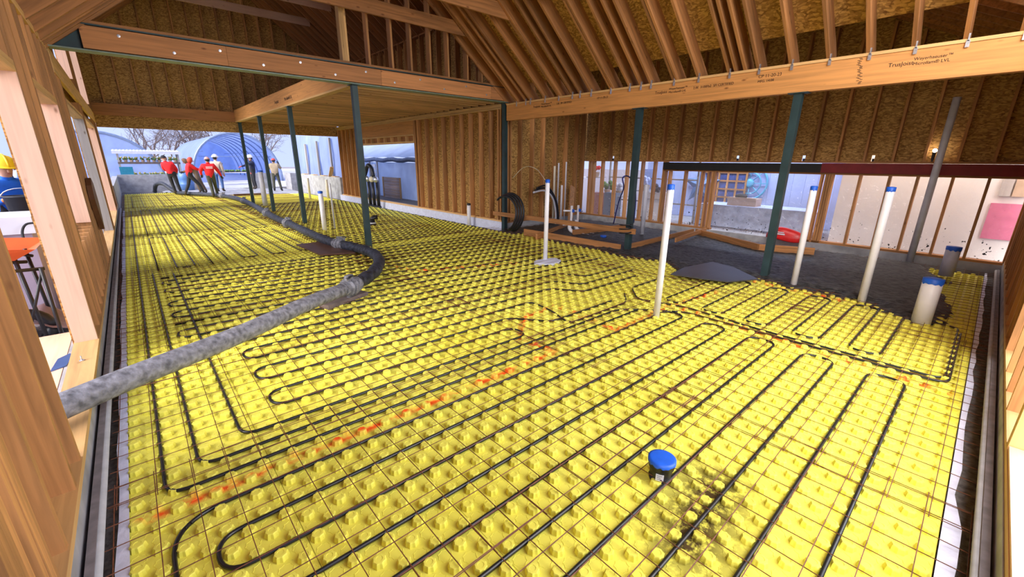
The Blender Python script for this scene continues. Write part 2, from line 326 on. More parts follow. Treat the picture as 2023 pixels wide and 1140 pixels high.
def beam(name, mat, p0, p1, wd, dp, parent=None, up=(0, 0, 1)):
    """a straight timber with its length along local x between two points; wd across, dp along up"""
    p0, p1 = Vector(p0), Vector(p1); d = p1-p0; L = d.length; x = d/L
    u = Vector(up); y = u.cross(x).normalized(); z = x.cross(y)
    o = link(name, boxmesh(L, wd, dp, mat), None, parent)
    o.matrix_basis = Matrix.Translation((p0+p1)/2) @ Matrix((x, y, z)).transposed().to_4x4(); return o
def merge(parts):
    V, Fc = [], []
    for v, f in parts:
        n = len(V); V += [tuple(p) for p in v]; Fc += [tuple(i+n for i in q) for q in f]
    return V, Fc
def mesh(name, vf, mat, parent=None, smooth=False, loc=None):
    me = bpy.data.meshes.new(name); me.from_pydata([tuple(p) for p in vf[0]], [], vf[1]); me.materials.append(mat)
    if smooth:
        me.polygons.foreach_set('use_smooth', [True]*len(me.polygons))
    o = link(name, me, None, parent)
    if loc is not None: o.location = loc
    return o
def tubevf(path, r, n=8, cap=True):
    P = [Vector(p) for p in path]; R = r if isinstance(r, (list, tuple)) else [r]*len(P)
    V, Fc = [], []; prev = None
    for i, p in enumerate(P):
        t = (P[min(i+1, len(P)-1)]-P[max(i-1, 0)]).normalized()
        if prev is None:
            a = Vector((0, 0, 1)) if abs(t.z) < .9 else Vector((1, 0, 0)); s = t.cross(a).normalized()
        else:
            s = (prev-t*prev.dot(t))
            s = s.normalized() if s.length > 1e-6 else t.orthogonal().normalized()
        prev = s; q = t.cross(s)
        for k in range(n):
            an = 2*PI*k/n; V.append(p+(s*math.cos(an)+q*math.sin(an))*R[i])
    for i in range(len(P)-1):
        for k in range(n):
            k2 = (k+1) % n; Fc.append((i*n+k, i*n+k2, (i+1)*n+k2, (i+1)*n+k))
    if cap: Fc.append(tuple(range(n-1, -1, -1))); Fc.append(tuple(range((len(P)-1)*n, len(P)*n)))
    return V, Fc
def tube(name, path, r, mat, parent=None, n=8, smooth=True, loc=None):
    return mesh(name, tubevf(path, r, n), mat, parent, smooth, loc)
def lathevf(prof, n=24, c=(0, 0, 0)):
    V, Fc = [], []
    for r, z in prof:
        for k in range(n):
            a = 2*PI*k/n; V.append((c[0]+r*math.cos(a), c[1]+r*math.sin(a), c[2]+z))
    for i in range(len(prof)-1):
        for k in range(n):
            k2 = (k+1) % n; Fc.append((i*n+k, i*n+k2, (i+1)*n+k2, (i+1)*n+k))
    Fc.append(tuple(range(n-1, -1, -1))); Fc.append(tuple(range((len(prof)-1)*n, len(prof)*n)))
    return V, Fc
def boxvf(x0, x1, y0, y1, z0, z1):
    v = [(x0, y0, z0), (x1, y0, z0), (x1, y1, z0), (x0, y1, z0), (x0, y0, z1), (x1, y0, z1), (x1, y1, z1), (x0, y1, z1)]
    return v, [(3, 2, 1, 0), (4, 5, 6, 7), (0, 1, 5, 4), (1, 2, 6, 5), (2, 3, 7, 6), (3, 0, 4, 7)]
def prismvf(poly, lo, hi, axis):
    """extrude a polygon given in the two other axes along axis from lo to hi"""
    def pt(a, b, c): return (c, a, b) if axis == 0 else ((a, c, b) if axis == 1 else (a, b, c))
    n = len(poly); V = [pt(a, b, lo) for a, b in poly]+[pt(a, b, hi) for a, b in poly]
    Fc = [tuple(range(n-1, -1, -1)), tuple(range(n, 2*n))]+[(i, (i+1) % n, (i+1) % n+n, i+n) for i in range(n)]
    return V, Fc
def ballvf(c, rx, ry, rz, nu=14, nv=8):
    V, Fc = [], []
    for j in range(nv+1):
        th = PI*j/nv
        for i in range(nu):
            a = 2*PI*i/nu; V.append((c[0]+rx*math.sin(th)*math.cos(a), c[1]+ry*math.sin(th)*math.sin(a), c[2]+rz*math.cos(th)))
    for j in range(nv):
        for i in range(nu):
            i2 = (i+1) % nu; Fc.append((j*nu+i, (j+1)*nu+i, (j+1)*nu+i2, j*nu+i2))
    return V, Fc
def rounded(pts, r, n=6):
    P = [Vector(p) for p in pts]; out = [P[0]]
    for i in range(1, len(P)-1):
        a, b, c = P[i-1], P[i], P[i+1]; da, dc = (a-b), (c-b)
        rr = min(r, da.length*.5, dc.length*.5); p = b+da.normalized()*rr; q = b+dc.normalized()*rr
        for k in range(n+1):
            t = k/n; out.append(p*(1-t)**2+b*2*t*(1-t)+q*t*t)
    out.append(P[-1]); return out
def catmull(pts, n=8):
    P = [Vector(p) for p in pts]; out = []
    for i in range(len(P)-1):
        p0, p1, p2, p3 = P[max(i-1, 0)], P[i], P[i+1], P[min(i+2, len(P)-1)]
        for k in range(n):
            t = k/n
            out.append(0.5*((2*p1)+(p2-p0)*t+(2*p0-5*p1+4*p2-p3)*t*t+(3*p1-p0-3*p2+p3)*t**3))
    out.append(P[-1]); return out
def text(name, s, size, mat, mtx, parent=None):
    cu = bpy.data.curves.new(name, 'FONT'); cu.body = s; cu.size = size; cu.extrude = 0.0008
    t = bpy.data.objects.new('t', cu); C.objects.link(t)
    dg = bpy.context.evaluated_depsgraph_get(); me = bpy.data.meshes.new_from_object(t.evaluated_get(dg))
    bpy.data.objects.remove(t); me.materials.clear(); me.materials.append(mat)
    o = link(name, me, None, parent); o.matrix_basis = mtx; return o

XL, YN, XR, YB, XC, YF, XM = -0.46, -0.36, 10.2, 8.2, 7.0, 19.4, 3.45
SLOPE, ZL, ZRD = 0.82, 3.0, 5.13

# ================================================================== FLOOR
floor = box('floor', FOOT, -0.44, 10.35, -0.40, 31.5, -0.20, -0.035)
tag(floor, 'slab base of the hall under yellow foam heating panels', None, None, 'structure')
PW, PL = 8*KNX, 16*KNY
def panelmesh(hi):
    parts = [boxvf(.0012, PW-.0012, .0012, PL-.0012, -.033, 0)]
    for i in range(8):
        for j in range(16):
            cx, cy = (i+.5)*KNX, (j+.5)*KNY
            if (i+j) % 2:
                if hi:                      # shallow moulded lobed outline between the knobs
                    n = 16; V, Fc = [], []
                    for r, z in ((.033, 0), (.0322, .0016), (.0305, .0016), (.0297, 0)):
                        for k in range(n):
                            a = 2*PI*k/n; rr = r*(1+.09*math.cos(8*a)); V.append((cx+rr*math.cos(a), cy+rr*math.sin(a), z))
                    for q in range(3):
                        for k in range(n):
                            k2 = (k+1) % n; Fc.append((q*n+k, q*n+k2, (q+1)*n+k2, (q+1)*n+k))
                    parts.append((V, Fc))
                continue
            if hi:
                n = 16; V, Fc = [], []
                for r, z, lob in ((.0325, 0, .07), (.0285, .024, .07), (.0255, .0285, .06), (.0155, .029, 0), (.015, .0272, 0)):
                    for k in range(n):
                        a = 2*PI*k/n; rr = r*(1+lob*math.cos(8*a)); V.append((cx+rr*math.cos(a), cy+rr*math.sin(a), z))
                for q in range(4):
                    for k in range(n):
                        k2 = (k+1) % n; Fc.append((q*n+k, q*n+k2, (q+1)*n+k2, (q+1)*n+k))
                Fc.append(tuple(range(4*n, 5*n)))
            else:
                n = 8; V, Fc = [], []
                for r, z in ((.0315, 0), (.0265, .0275)):
                    for k in range(n):
                        a = 2*PI*(k+.5)/n; V.append((cx+r*math.cos(a), cy+r*math.sin(a), z))
                for k in range(n):
                    k2 = (k+1) % n; Fc.append((k, k2, n+k2, n+k))
                Fc.append(tuple(range(n, 2*n)))
            parts.append((V, Fc))
    V, Fc = merge(parts); me = bpy.data.meshes.new('foam_panel'); me.from_pydata(V, [], Fc); me.materials.append(FOAM); return me
PH, PLO = panelmesh(True), panelmesh(False)
for j in range(22):
    y = FY0+j*PL
    for i in range(16):
        x = FX0+i*PW
        if y+PL > YB+.5 and x+PW > 7.05: continue
        if y > 24.8 and x > 2.5: continue
        d = math.hypot(x, y)
        o = link('foam_panel', PH if d < 6.5 else PLO, None, floor); o.location = (x, y, 0)-floor.location if False else Vector((x, y, 0))-Vector(floor.location)

# ledges along the walls: vapour barrier, rough footing, grey rail with rounded pale rod
def strip(name, mat, pts0, pts1, z, parent):       # ragged sheet lying between two polylines
    V = [(a[0], a[1], z) for a in pts0]+[(b[0], b[1], z+.004) for b in pts1]; n = len(pts0)
    return mesh(name, (V, [(i, i+1, n+i+1, n+i) for i in range(n-1)]), mat, parent)
rnd = random.Random(3)
ys = [-.3+.35*i for i in range(57)]
b1 = strip('trim_1', WHITE, [(-.352-.02*rnd.random(), y) for y in ys], [(-.318, y) for y in ys], .012, None)
tag(b1, 'white vapour barrier edge showing along the left wall', None, None, 'structure')
xs = [-.3+.3*i for i in range(36)]
b2 = strip('trim_2', WHITE, [(x, -.198) for x in xs], [(x, -.222-.02*rnd.random()-(.022 if x < 3 else 0)) for x in xs], .014, None)
tag(b2, 'white vapour barrier edge showing along the near wall', None, None, 'structure')
def rail(name, label, p0, p1, inward):
    p0, p1 = Vector(p0), Vector(p1); iv = Vector(inward)
    r = beam(name, RAILM, p0+Vector((0, 0, .05)), p1+Vector((0, 0, .05)), .03, .12); tag(r, label, None, None, 'structure')
    t = mesh('foam_rod', tubevf([p0+iv*.02+Vector((0, 0, .085)), p1+iv*.02+Vector((0, 0, .085))], .017, 10), RAILW, None, True)
    t.parent = r; t.matrix_parent_inverse = r.matrix_basis.inverted()
rail('trim_3', 'grey rail with pale rounded rod along the left wall', (-.425, -.3, 0), (-.425, 19.4, 0), (1, 0, 0))
rail('trim_4', 'grey rail with pale rounded rod along the near wall', (-.4, -.325, 0), (10.1, -.325, 0), (0, 1, 0))

# welded wire mesh sheets
def wiresheet(seed):
    r = random.Random(seed); parts = []; cs = .16
    def wire(p, q, z):
        n = 7; path = [Vector(p).lerp(Vector(q), k/n)+Vector((0, 0, z+r.uniform(-.004, .005))) for k in range(n+1)]
        return tubevf(path, .0027, 3, False)
    for i in range(21): parts.append(wire((i*cs, -.03, 0), (i*cs, 10*cs+.03, 0), .0))
    for j in range(11): parts.append(wire((-.03, j*cs, 0), (20*cs+.03, j*cs, 0), .0042))
    V, Fc = merge(parts); me = bpy.data.meshes.new('wire_mesh_sheet'); me.from_pydata([tuple(v) for v in V], [], Fc); me.materials.append(RUST); return me
WS = [wiresheet(1), wiresheet(2)]
k = 0
for j in range(19):
    for i in range(4):
        x, y = -.365+i*3.04, -.30+j*1.44
        if y > 7.5 and i > 1: continue
        if y > 6.2 and i > 2: continue
        o = link('wire_mesh_sheet', WS[k % 2]); k += 1
        o.location = (x+rnd.uniform(-.012, .012), y+rnd.uniform(-.015, .015), .036+.006*((i+j) % 2)); o.rotation_euler.z = math.radians(rnd.uniform(-.35, .35))
        ON = ('first', 'second', 'third', 'fourth', 'fifth', 'sixth', 'seventh', 'eighth', 'ninth', 'tenth', 'eleventh', 'twelfth', 'thirteenth', 'fourteenth', 'fifteenth', 'sixteenth', 'seventeenth', 'eighteenth', 'nineteenth', 'twentieth')
        tag(o, 'rusty wire mesh sheet, %s from left in %s row from the near wall' % (ON[i], ON[j]), 'wire mesh', 'rusty wire mesh sheets on the foam')

# heating tubes
def loop(pts, label, r=.0105, rad=.118):
    p = rounded([(a, b, .0195) for a, b in pts], rad, 7)
    return tag(tube('heating_tube', p, r, PEX, None, 7), label, 'tube', 'black heating tubes clipped between the knobs')
def serp(lines, xl, xr, start_right=True):
    out = []; right = start_right
    for i, y in enumerate(lines):
        a, b = (xl(y), xr(y)) if callable(xl) else (xl, xr)
        out += [(a, y), (b, y)] if right else [(b, y), (a, y)]
        right = not right
    return out
T_ = [.125+.24*i for i in range(34)]
L1, L2, L3 = -.17, -.01, .23
loop(list(map(lambda v: (v.x, v.y), rounded([(L1, -.15, 0), (L1, 2.285, 0), (.6, 2.285, 0)], .24, 10)))+[(4.5, 2.285), (4.5, 2.045), (-.02, 2.045), (-.02, 1.805), (4.48, 1.805), (4.48, 1.565), (.1, 1.565), (.1, 1.325), (4.46, 1.325), (4.46, 1.085), (.1, 1.085), (.1, .845), (4.42, .845), (4.42, .605), (.1, .605), (.1, .365), (4.4, .365), (4.4, .125), (.1, .125)],
     'black heating tube of the nearest loop, ten long runs in the foreground')
zl = [2.525-.24*i for i in range(10)]
Z = [(6.9, 2.525)]
for i, y in enumerate(zl):
    Z += ([(4.87, y)] if i % 2 == 0 else [(4.87, y), (6.55, y)])
    if i % 2 == 1 and i < 9: Z += [(6.55, zl[i+1])]
loop(Z+[(6.3, .365)], 'black heating tube with short turns beside the wet concrete and capped pipes')
loop([(6.42, .25), (6.42, -.075), (4.71, -.075), (4.71, 1.3), (4.8, 2.2), (4.62, 2.75), (5.0, 3.085), (5.9, 3.085)], 'black heating tube running along the orange line past the front loop')
loop([(6.2, -.10), (4.63, -.10), (4.63, 1.3), (4.63, 2.1), (4.35, 2.45), (4.1, 2.685), (L2, 2.685), (L2, 8.25)], 'black heating tube crossing from the trunk line to the left wall')
loop([(4.55, 2.2), (4.3, 2.5), (4.2, 2.525), (L1, 2.525), (L1, 19.0)], 'black heating tube running straight along the left wall')
loop([(L3, 8.1), (L3, 2.845), (2.75, 2.845), (2.75, 3.085), (.47, 3.085), (.47, 3.325), (2.9, 3.325), (3.2, 2.925), (4.3, 2.925)], 'black heating tube with a wavy end near the tall white pipe')
loop([(4.7, 3.0), (4.4, 2.765), (3.3, 2.765), (3.45, 3.165), (3.5, 3.565), (.47, 3.565), (.47, 3.805), (4.1, 3.805), (4.35, 3.405), (5.6, 3.405)], 'black heating tube with S bends in the middle of the floor')
loop([(5.9, 3.645), (4.6, 3.645), (4.4, 4.045), (.47, 4.045), (.47, 4.285), (4.8, 4.285), (5.0, 3.885), (6.0, 3.885)], 'black heating tube with S bends just beyond the tall white pipe')
ml = [4.525+.24*i for i in range(15)]
loop([(6.2, ml[0])]+serp(ml[:5], .07, 6.2, False)[1:], 'black heating tube snaking under the grey pump pipe')
loop([(6.3, ml[5])]+serp(ml[5:10], .07, 6.3, False)[1:], 'black heating tube snaking around the bend of the pump hose')
loop([(6.4, ml[10])]+serp(ml[10:], .07, 6.4, False)[1:], 'black heating tube snaking in front of the steel beam line')
# beyond the steel beam: runs along the left wall side, then across on the right
def yserp(xs_, y0, y1):
    out = []; up = True
    for x in xs_:
        out += [(x, y0), (x, y1)] if up else [(x, y1), (x, y0)]
        up = not up
    return out
fx = [.07+.24*i for i in range(11)]
loop(yserp(fx[:4], 8.5, 12.2), 'black heating tube in long runs beside the left wall, nearer half')
loop(yserp(fx[:6], 12.6, 19.1), 'black heating tube in long runs beside the left wall, farther half')
loop(yserp(fx[4:], 8.7, 12.0), 'black heating tube in long runs left of the rubber hose')
loop(yserp(fx[6:], 12.4, 19.1), 'black heating tube in long runs left of the farthest steel columns')
r5 = [8.525+.24*i for i in range(44)]
for a, b, t in ((0, 11, 'right of the first inner column'), (11, 22, 'in front of the side doorway'), (22, 33, 'left of the side doorway'), (33, 44, 'near the far opening')):
    loop(serp(r5[a:b], 2.75, 6.75), 'black heating tube snaking across the low ceiling bay '+t)
loop(yserp([-.1+.3*i for i in range(8)], 20.0, 26.2), 'black heating tube in long runs out on the far patio')

# poured wet concrete in the right bay
def inpoly(x, y, P):
    c = False; j = len(P)-1
    for i in range(len(P)):
        if (P[i][1] > y) != (P[j][1] > y) and x < (P[j][0]-P[i][0])*(y-P[i][1])/(P[j][1]-P[i][1])+P[i][0]: c = not c
        j = i
    return c
def pdist(x, y, P):
    m = 9
    for i in range(len(P)):
        a, b = P[i-1], P[i]; dx, dy = b[0]-a[0], b[1]-a[1]; L = dx*dx+dy*dy or 1e-9
        t = max(0, min(1, ((x-a[0])*dx+(y-a[1])*dy)/L)); m = min(m, math.hypot(x-a[0]-t*dx, y-a[1]-t*dy))
    return m
from mathutils import noise
def pour(name, P, step, hgt, label, mat, edge=.22):
    x0, x1 = min(p[0] for p in P), max(p[0] for p in P); y0, y1 = min(p[1] for p in P), max(p[1] for p in P)
    nx, ny = int((x1-x0)/step)+1, int((y1-y0)/step)+1; idx = {}; V = []; Fc = []
    for i in range(nx+1):
        for j in range(ny+1):
            x, y = x0+i*step, y0+j*step
            wx = x+.09*noise.noise((x*5, y*5, 1)); wy = y+.09*noise.noise((x*5, y*5, 7))
            s = pdist(wx, wy, P)*(1 if inpoly(wx, wy, P) else -1)
            if s > -.03:
                h = hgt*min(1, max(0, s/edge))**.6 + .016*noise.noise((x*9, y*9, 3)) + .012*noise.noise((x*22, y*22, 5)) - .008
                idx[i, j] = len(V); V.append((x, y, max(-.005, h)))
    for (i, j) in idx:
        q = [(i, j), (i+1, j), (i+1, j+1), (i, j+1)]
        if all(a in idx for a in q): Fc.append(tuple(idx[a] for a in q))
    o = mesh(name, (V, Fc), mat, None, True); return tag(o, label, 'concrete', None, 'stuff')
pour('wet_concrete', [(6.75, 5.0), (6.6, 4.4), (6.85, 3.6), (6.2, 3.0), (6.75, 2.6), (6.85, 2.06), (6.72, 1.62), (6.76, 1.15), (6.68, .82), (6.5, .57), (6.25, .32), (6.5, .02), (7.1, -.02), (8.0, .12), (8.5, .3), (8.9, .08), (9.3, .3), (10.06, .5), (10.06, 8.1), (7.1, 8.1), (6.95, 7.4), (6.75, 6.2)], .05, .085, 'dark wet concrete freshly poured in front of the plastic windows', WET)
pour('wet_concrete', [(2.7, 24.8), (6.95, 23.5), (6.95, 27.0), (6.9, 29.2), (5.2, 29.2), (5.1, 30), (3.2, 31), (3.1, 29.9), (1.2, 29.9), (1.2, 28.5)], .15, .06, 'pale wet concrete spread on the far patio behind the workers', CONC)

fp = [at(u, v, 2, .1) for u, v in ((1325, 541), (1352, 528), (1408, 517), (1450, 528), (1498, 551), (1440, 556), (1395, 551))]
tag(mesh('float_board', prismvf([(p.x, p.y) for p in fp], .085, .10, 2), plain('smooth_wet_grey', (.055, .053, .055), .4, var=.15, scale=3)), 'smooth dark board lying at the edge of the wet concrete', 'board')

# ================================================================== LEFT WALL
def stud(parent, x0, x1, y0, y1, z0, z1, mat=None): return box('stud', mat or WZ, x0, x1, y0, y1, z0, z1, parent, parent.location)
T = .038
wl = box('wall_left', CONC, -.64, -.456, -.5, 19.6, -.3, .20); tag(wl, 'left timber framed wall on a concrete curb, with tall openings', None, None, 'structure')
bs = wl.location
def wlbox(n, m, *a): return box(n, m, *a, wl, bs)
wlbox('sill_plate', PY, -.605, -.452, -.4, 19.45, .20, .24)
for y0 in (1.05, 1.45, 1.58, 1.62, 1.66, 1.70, 1.80, 1.85, 1.89, 2.105, 2.53, 2.79): stud(wl, -.60, -.46, y0, y0+T, .24, 2.98)
# group between the first and second opening
stud(wl, -.60, -.46, 4.80, 4.80+T, .24, 2.30, KZ)
for y0 in (4.84, 5.22, 5.26, 5.62, 5.66): stud(wl, -.60, -.46, y0, y0+T, .24, 2.98)
stud(wl, -.60, -.46, 5.70, 5.70+T, .95, 2.30)
for y0 in (6.02, 6.35, 6.68, 7.0, 7.3): stud(wl, -.60, -.46, y0, y0+T, .24, .91)
wlbox('window_sill', PY, -.63, -.455, 5.74, 7.4, .91, .95)
stud(wl, -.60, -.46, 7.40, 7.40+T, .95, 2.30, KZ)
for y0 in (7.44, 7.48, 7.62, 7.75, 7.9, 8.02, 8.14, 8.22, 8.4, 8.62, 8.82, 8.95): stud(wl, -.60, -.46, y0, y0+T, .24, 2.98)
stud(wl, -.60, -.46, 12.3, 12.3+T, .24, 2.45, GREYW)
for y0 in (12.34, 12.7, 13.0): stud(wl, -.60, -.46, y0, y0+T, .24, 2.75)
stud(wl, -.60, -.46, 17.0, 17.0+T, .24, 2.5, KZ)
for y0 in (17.05, 17.4, 17.8, 18.2, 18.6, 19.0, 19.3, 19.36): stud(wl, -.60, -.46, y0, y0+T, .24, 2.75, KZ if y0 > 18.9 else None)
# headers, cripples, plates
for y0, y1, z in ((2.83, 4.84, 2.30), (5.70, 7.44, 2.30), (8.99, 12.34, 2.45), (13.04, 17.05, 2.5)):
    wlbox('header', PY, -.60, -.46, y0, y1, z, z+.038); wlbox('header', PY, -.60, -.46, y0, y1, z+.04, z+.078)
    if z < 2.4:
        yy = y0+.25
        while yy < y1: stud(wl, -.60, -.46, yy, yy+T, z+.08, 2.98); yy += .4
wlbox('top_plate', PY, -.60, -.46, -.4, 8.2, 2.98, 3.018); wlbox('top_plate', PY, -.60, -.46, -.4, 8.2, 3.02, 3.058)
wlbox('rim_board', PY, -.50, -.455, 8.3, 19.4, 2.76, 3.06)
fo = catmull([(-.45, 2.5+i*.42, 3.04+.02*math.sin(i*2.1)) for i in range(14)], 4)
mesh('spray_foam', tubevf(fo, [.028+.012*math.sin(i*1.7) for i in range(len(fo))], 8), FOAMY, None, True).parent = wl
wl.children[-1].location = -Vector(bs)
# sheathing outside of the solid parts, upper storey with two openings
for y0, y1, z0, z1 in ((-.4, 2.83, .2, 3.05), (4.84, 5.70, .2, 3.05), (2.83, 4.84, 2.38, 3.05), (5.70, 7.44, 2.38, 3.05), (5.70, 7.44, .2, .93), (7.44, 8.99, .2, 3.05), (8.99, 12.34, 2.53, 3.05), (12.34, 13.04, .2, 3.05), (13.04, 17.05, 2.58, 3.05), (17.05, 19.6, .2, 3.05),
                       (8.2, 9.2, 3.05, 5.2), (12.6, 14.0, 3.05, 5.2), (18.0, 19.6, 3.05, 5.2), (9.2, 12.6, 4.95, 5.2), (14.0, 18.0, 4.95, 5.2), (9.2, 12.6, 3.05, 3.2), (14.0, 18.0, 3.05, 3.2)):
    wlbox('sheathing_panel', OSB, -.615, -.602, y0, y1, z0, z1)
for y0 in [8.3+.406*i for i in range(28)]:
    if 9.2 < y0 < 12.55 or 14.0 < y0 < 17.95: stud(wl, -.60, -.46, y0, y0+T, 4.95, 5.13)
    else: stud(wl, -.60, -.46, y0, y0+T, 3.06, 5.13)
for y0 in (12.56, 17.96): stud(wl, -.60, -.46, y0, y0+T, 3.2, 4.95, KZ)
wlbox('top_plate', PY, -.60, -.46, 8.2, 19.5, 5.13, 5.17)
# hanging leather pouch, flashing scrap, washer on the sill
po = prismvf([(8.02, 1.18), (8.14, 1.36), (8.4, 1.45), (8.62, 1.36), (8.66, 1.1), (8.5, .86), (8.36, .74), (8.22, .9)], -.455, -.40, 0)
tag(mesh('leather_pouch', po, LEATHER), 'brown rounded leather pouch hanging on a left wall stud', 'pouch')
p = at(122, 712, 2, .215)
tag(mesh('flashing_scrap', prismvf([(p.x-.05, p.y-.17), (p.x+.03, p.y-.12), (p.x+.06, p.y+.12), (p.x+.03, p.y+.16), (p.x-.03, p.y+.08)], .2, .207, 2), plain('blue_flashing', (.07, .14, .34), .35, .3)), 'blue grey flashing scrap on the sunlit plank outside the first left opening', 'scrap')
p = at(162, 712, 2, .242)
tag(mesh('screw', merge([lathevf([(.0, .0), (.016, .001), (.016, .006), (.006, .008), (.005, .03), (.003, .04)], 10, (p.x, p.y, .24))]), GALV), 'small silver screw standing on the left wall sill', 'screw')
pk = box('plank', KY, -1.02, -.645, .6, 5.3, .15, .20); tag(pk, 'wide pinkish plank outside the first left opening, in the sun', 'plank')

# ================================================================== NEAR WALL
wn = box('wall_front', CONC, -.45, 10.4, -.58, -.352, -.3, .20); tag(wn, 'near timber stud wall on a concrete curb at the right edge', None, None, 'structure'); bn = wn.location
box('sill_plate', PX, -.45, 10.3, -.51, -.358, .20, .24, wn, bn)
for x0 in [3.30, 3.34, 3.86, 4.2, 4.62, 5.2, 5.62, 6.05, 6.47, 6.98, 7.38, 7.8, 8.2, 8.6, 9.0, 9.4, 9.8, 10.0, 10.05]:
    box('stud', PZ if x0 < 3.5 else WZ, x0, x0+T, -.50, -.36, .24, 2.9, wn, bn)
box('top_plate', WX, 3.3, 10.3, -.50, -.36, 2.9, 2.98, wn, bn)
for i in range(5): box('sheathing_panel', OSB, 5.1+1.08*i, 6.18+1.08*i, -.516, -.502, .2, 3.0, wn, bn)  # unseen sheathing, its extent set to keep the right bay dark
for i in range(3): box('sheathing_panel', OSB, 7.05+1.1*i, 8.15+1.1*i, -.516, -.502, 3.0, 4.35, wn, bn)  # unseen upper panels added to shut the fill out of the right bay
box('door_sill', KX, .2, 3.29, -.62, -.362, .24, .262, wn, bn)

# ================================================================== WINDOW WALL (right)
wr = box('wall_right', CONC, XR-.02, XR+.2, -.5, 8.5, -.2, .165); tag(wr, 'right timber framed wall with plastic covered window openings', None, None, 'structure'); br = wr.location
def wrbox(n, m, *a): return box(n, m, *a, wr, br)
wrbox('sill_plate', WY, XR, XR+.14, -.4, 2.4, .165, .205); wrbox('sill_plate', WY, XR, XR+.14, 4.35, 8.3, .165, .205)
def ztop(y): return 4.08 if y > 1.84 else 4.08-.5*(1.84-y)
for y in (-.36, .09, .50, .93, 1.30, 1.72): stud(wr, XR, XR+.14, y-.019, y+.019, .205, 1.50)
for y in (2.13, 2.175, 2.22, 2.30): stud(wr, XR, XR+.14, y, y+T, .165, 1.50, None)
for y in (4.40, 4.445, 4.55, 4.70, 5.12, 5.53): stud(wr, XR, XR+.14, y-.019, y+.019, .205, 1.50)
for y in (5.66, 5.705, 5.97, 6.33, 6.80, 7.20, 7.63, 7.94, 8.08): stud(wr, XR, XR+.14, y-.019, y+.019, .205, 1.72)
wrbox('header', WY, XR, XR+.14, -.38, 5.70, 1.50, 1.535)
wrbox('red_beam', REDB, XR-.03, XR+.14, -.38, 2.35, 1.537, 1.715); wrbox('black_beam', BLKB, XR-.03, XR+.14, 2.35, 5.70, 1.537, 1.705)
wrbox('upper_plate', WY, XR, XR+.14, -.38, 8.2, 1.717, 1.75)
for y in [-.3+.406*i for i in range(21)]:
    stud(wr, XR, XR+.14, y-.019, y+.019, 1.75, ztop(y))
holes = [(1.62, .045), (2.72, .05), (4.0, .05), (5.85, .045), (6.55, .05), (7.35, .05)]
yprev = -.5
for hy, hw in holes+[(8.5, 0)]:
    poly = [(yprev, 1.72), (hy-hw/2, 1.72), (hy-hw/2, 1.92), (yprev, 1.92)]
    if hw: mesh('sheathing_strip', boxvf(XR+.142, XR+.155, hy-hw/2, hy+hw/2, 1.86, 1.92), OSB, wr, loc=-Vector(br)); mesh('strap', boxvf(XR+.10, XR+.14, hy-hw*.5, hy+hw*.1, 1.75, 1.80), BLACK, wr, loc=-Vector(br))
    mesh('sheathing_strip', prismvf(poly, XR+.142, XR+.155, 0), OSB, wr, loc=-Vector(br)); yprev = hy+hw/2
for y0 in [-.5+1.22*i for i in range(8)]:
    y1 = min(y0+1.22, 8.5)
    poly = [(y0, 1.92), (y1, 1.92), (y1, ztop(y1)+.22)]
    if y0 < 1.84 < y1: poly.append((1.84, 4.30))
    poly.append((y0, ztop(y0)+.22))
    mesh('sheathing_panel', prismvf(poly, XR+.142, XR+.155, 0), OSB, wr, loc=-Vector(br))
# plastic film over the openings
def film(y0, y1, z0, z1, x, label, sag=.01):
    V, Fc = [], []; n, m_ = 14, 10; r = random.Random(int(y0*100))
    for i in range(n+1):
        for j in range(m_+1):
            V.append((x+sag*noise.noise((i*.9+y0, j*.7, 2))+.004*r.random(), y0+(y1-y0)*i/n, z0+(z1-z0)*j/m_))
    for i in range(n):
        for j in range(m_): a = i*(m_+1)+j; Fc.append((a, a+m_+1, a+m_+2, a+1))
    return tag(mesh('plastic_sheet', (V, Fc), FILM, None, True), label, 'plastic sheet')
film(-.36, 2.12, .2, 1.5, XR+.17, 'clear plastic sheet with concrete spatters over the window right of the posts')
film(2.34, 4.40, .02, 1.52, XR+.25, 'wrinkled clear plastic sheet over the wide middle window opening', .04)
film(4.42, 8.1, .2, 1.7, XR+.17, 'clear plastic sheet over the narrow openings at the left end of the window wall')

# back wall of the right bay
wb = box('wall_back', CONC, XC+.02, XR+.2, YB-.0, YB+.2, -.2, .17); tag(wb, 'back timber wall of the right bay with bare sheathing', None, None, 'structure'); bb = wb.location
box('sill_plate', WX, XC+.1, XR, YB, YB+.14, .17, .21, wb, bb)
for x in (7.14, 7.24, 7.60, 8.03, 8.43, 8.91, 9.35, 9.80, 10.1): box('stud', WZ, x-.019, x+.019, YB, YB+.14, .21, 4.1, wb, bb)
for x0 in (7.1, 8.32, 9.54):
    for z0, z1 in ((.17, 2.6), (2.6, 4.1)): box('sheathing_panel', OSB, x0, min(x0+1.22, XR+.1), YB+.142, YB+.155, z0, z1, wb, bb)

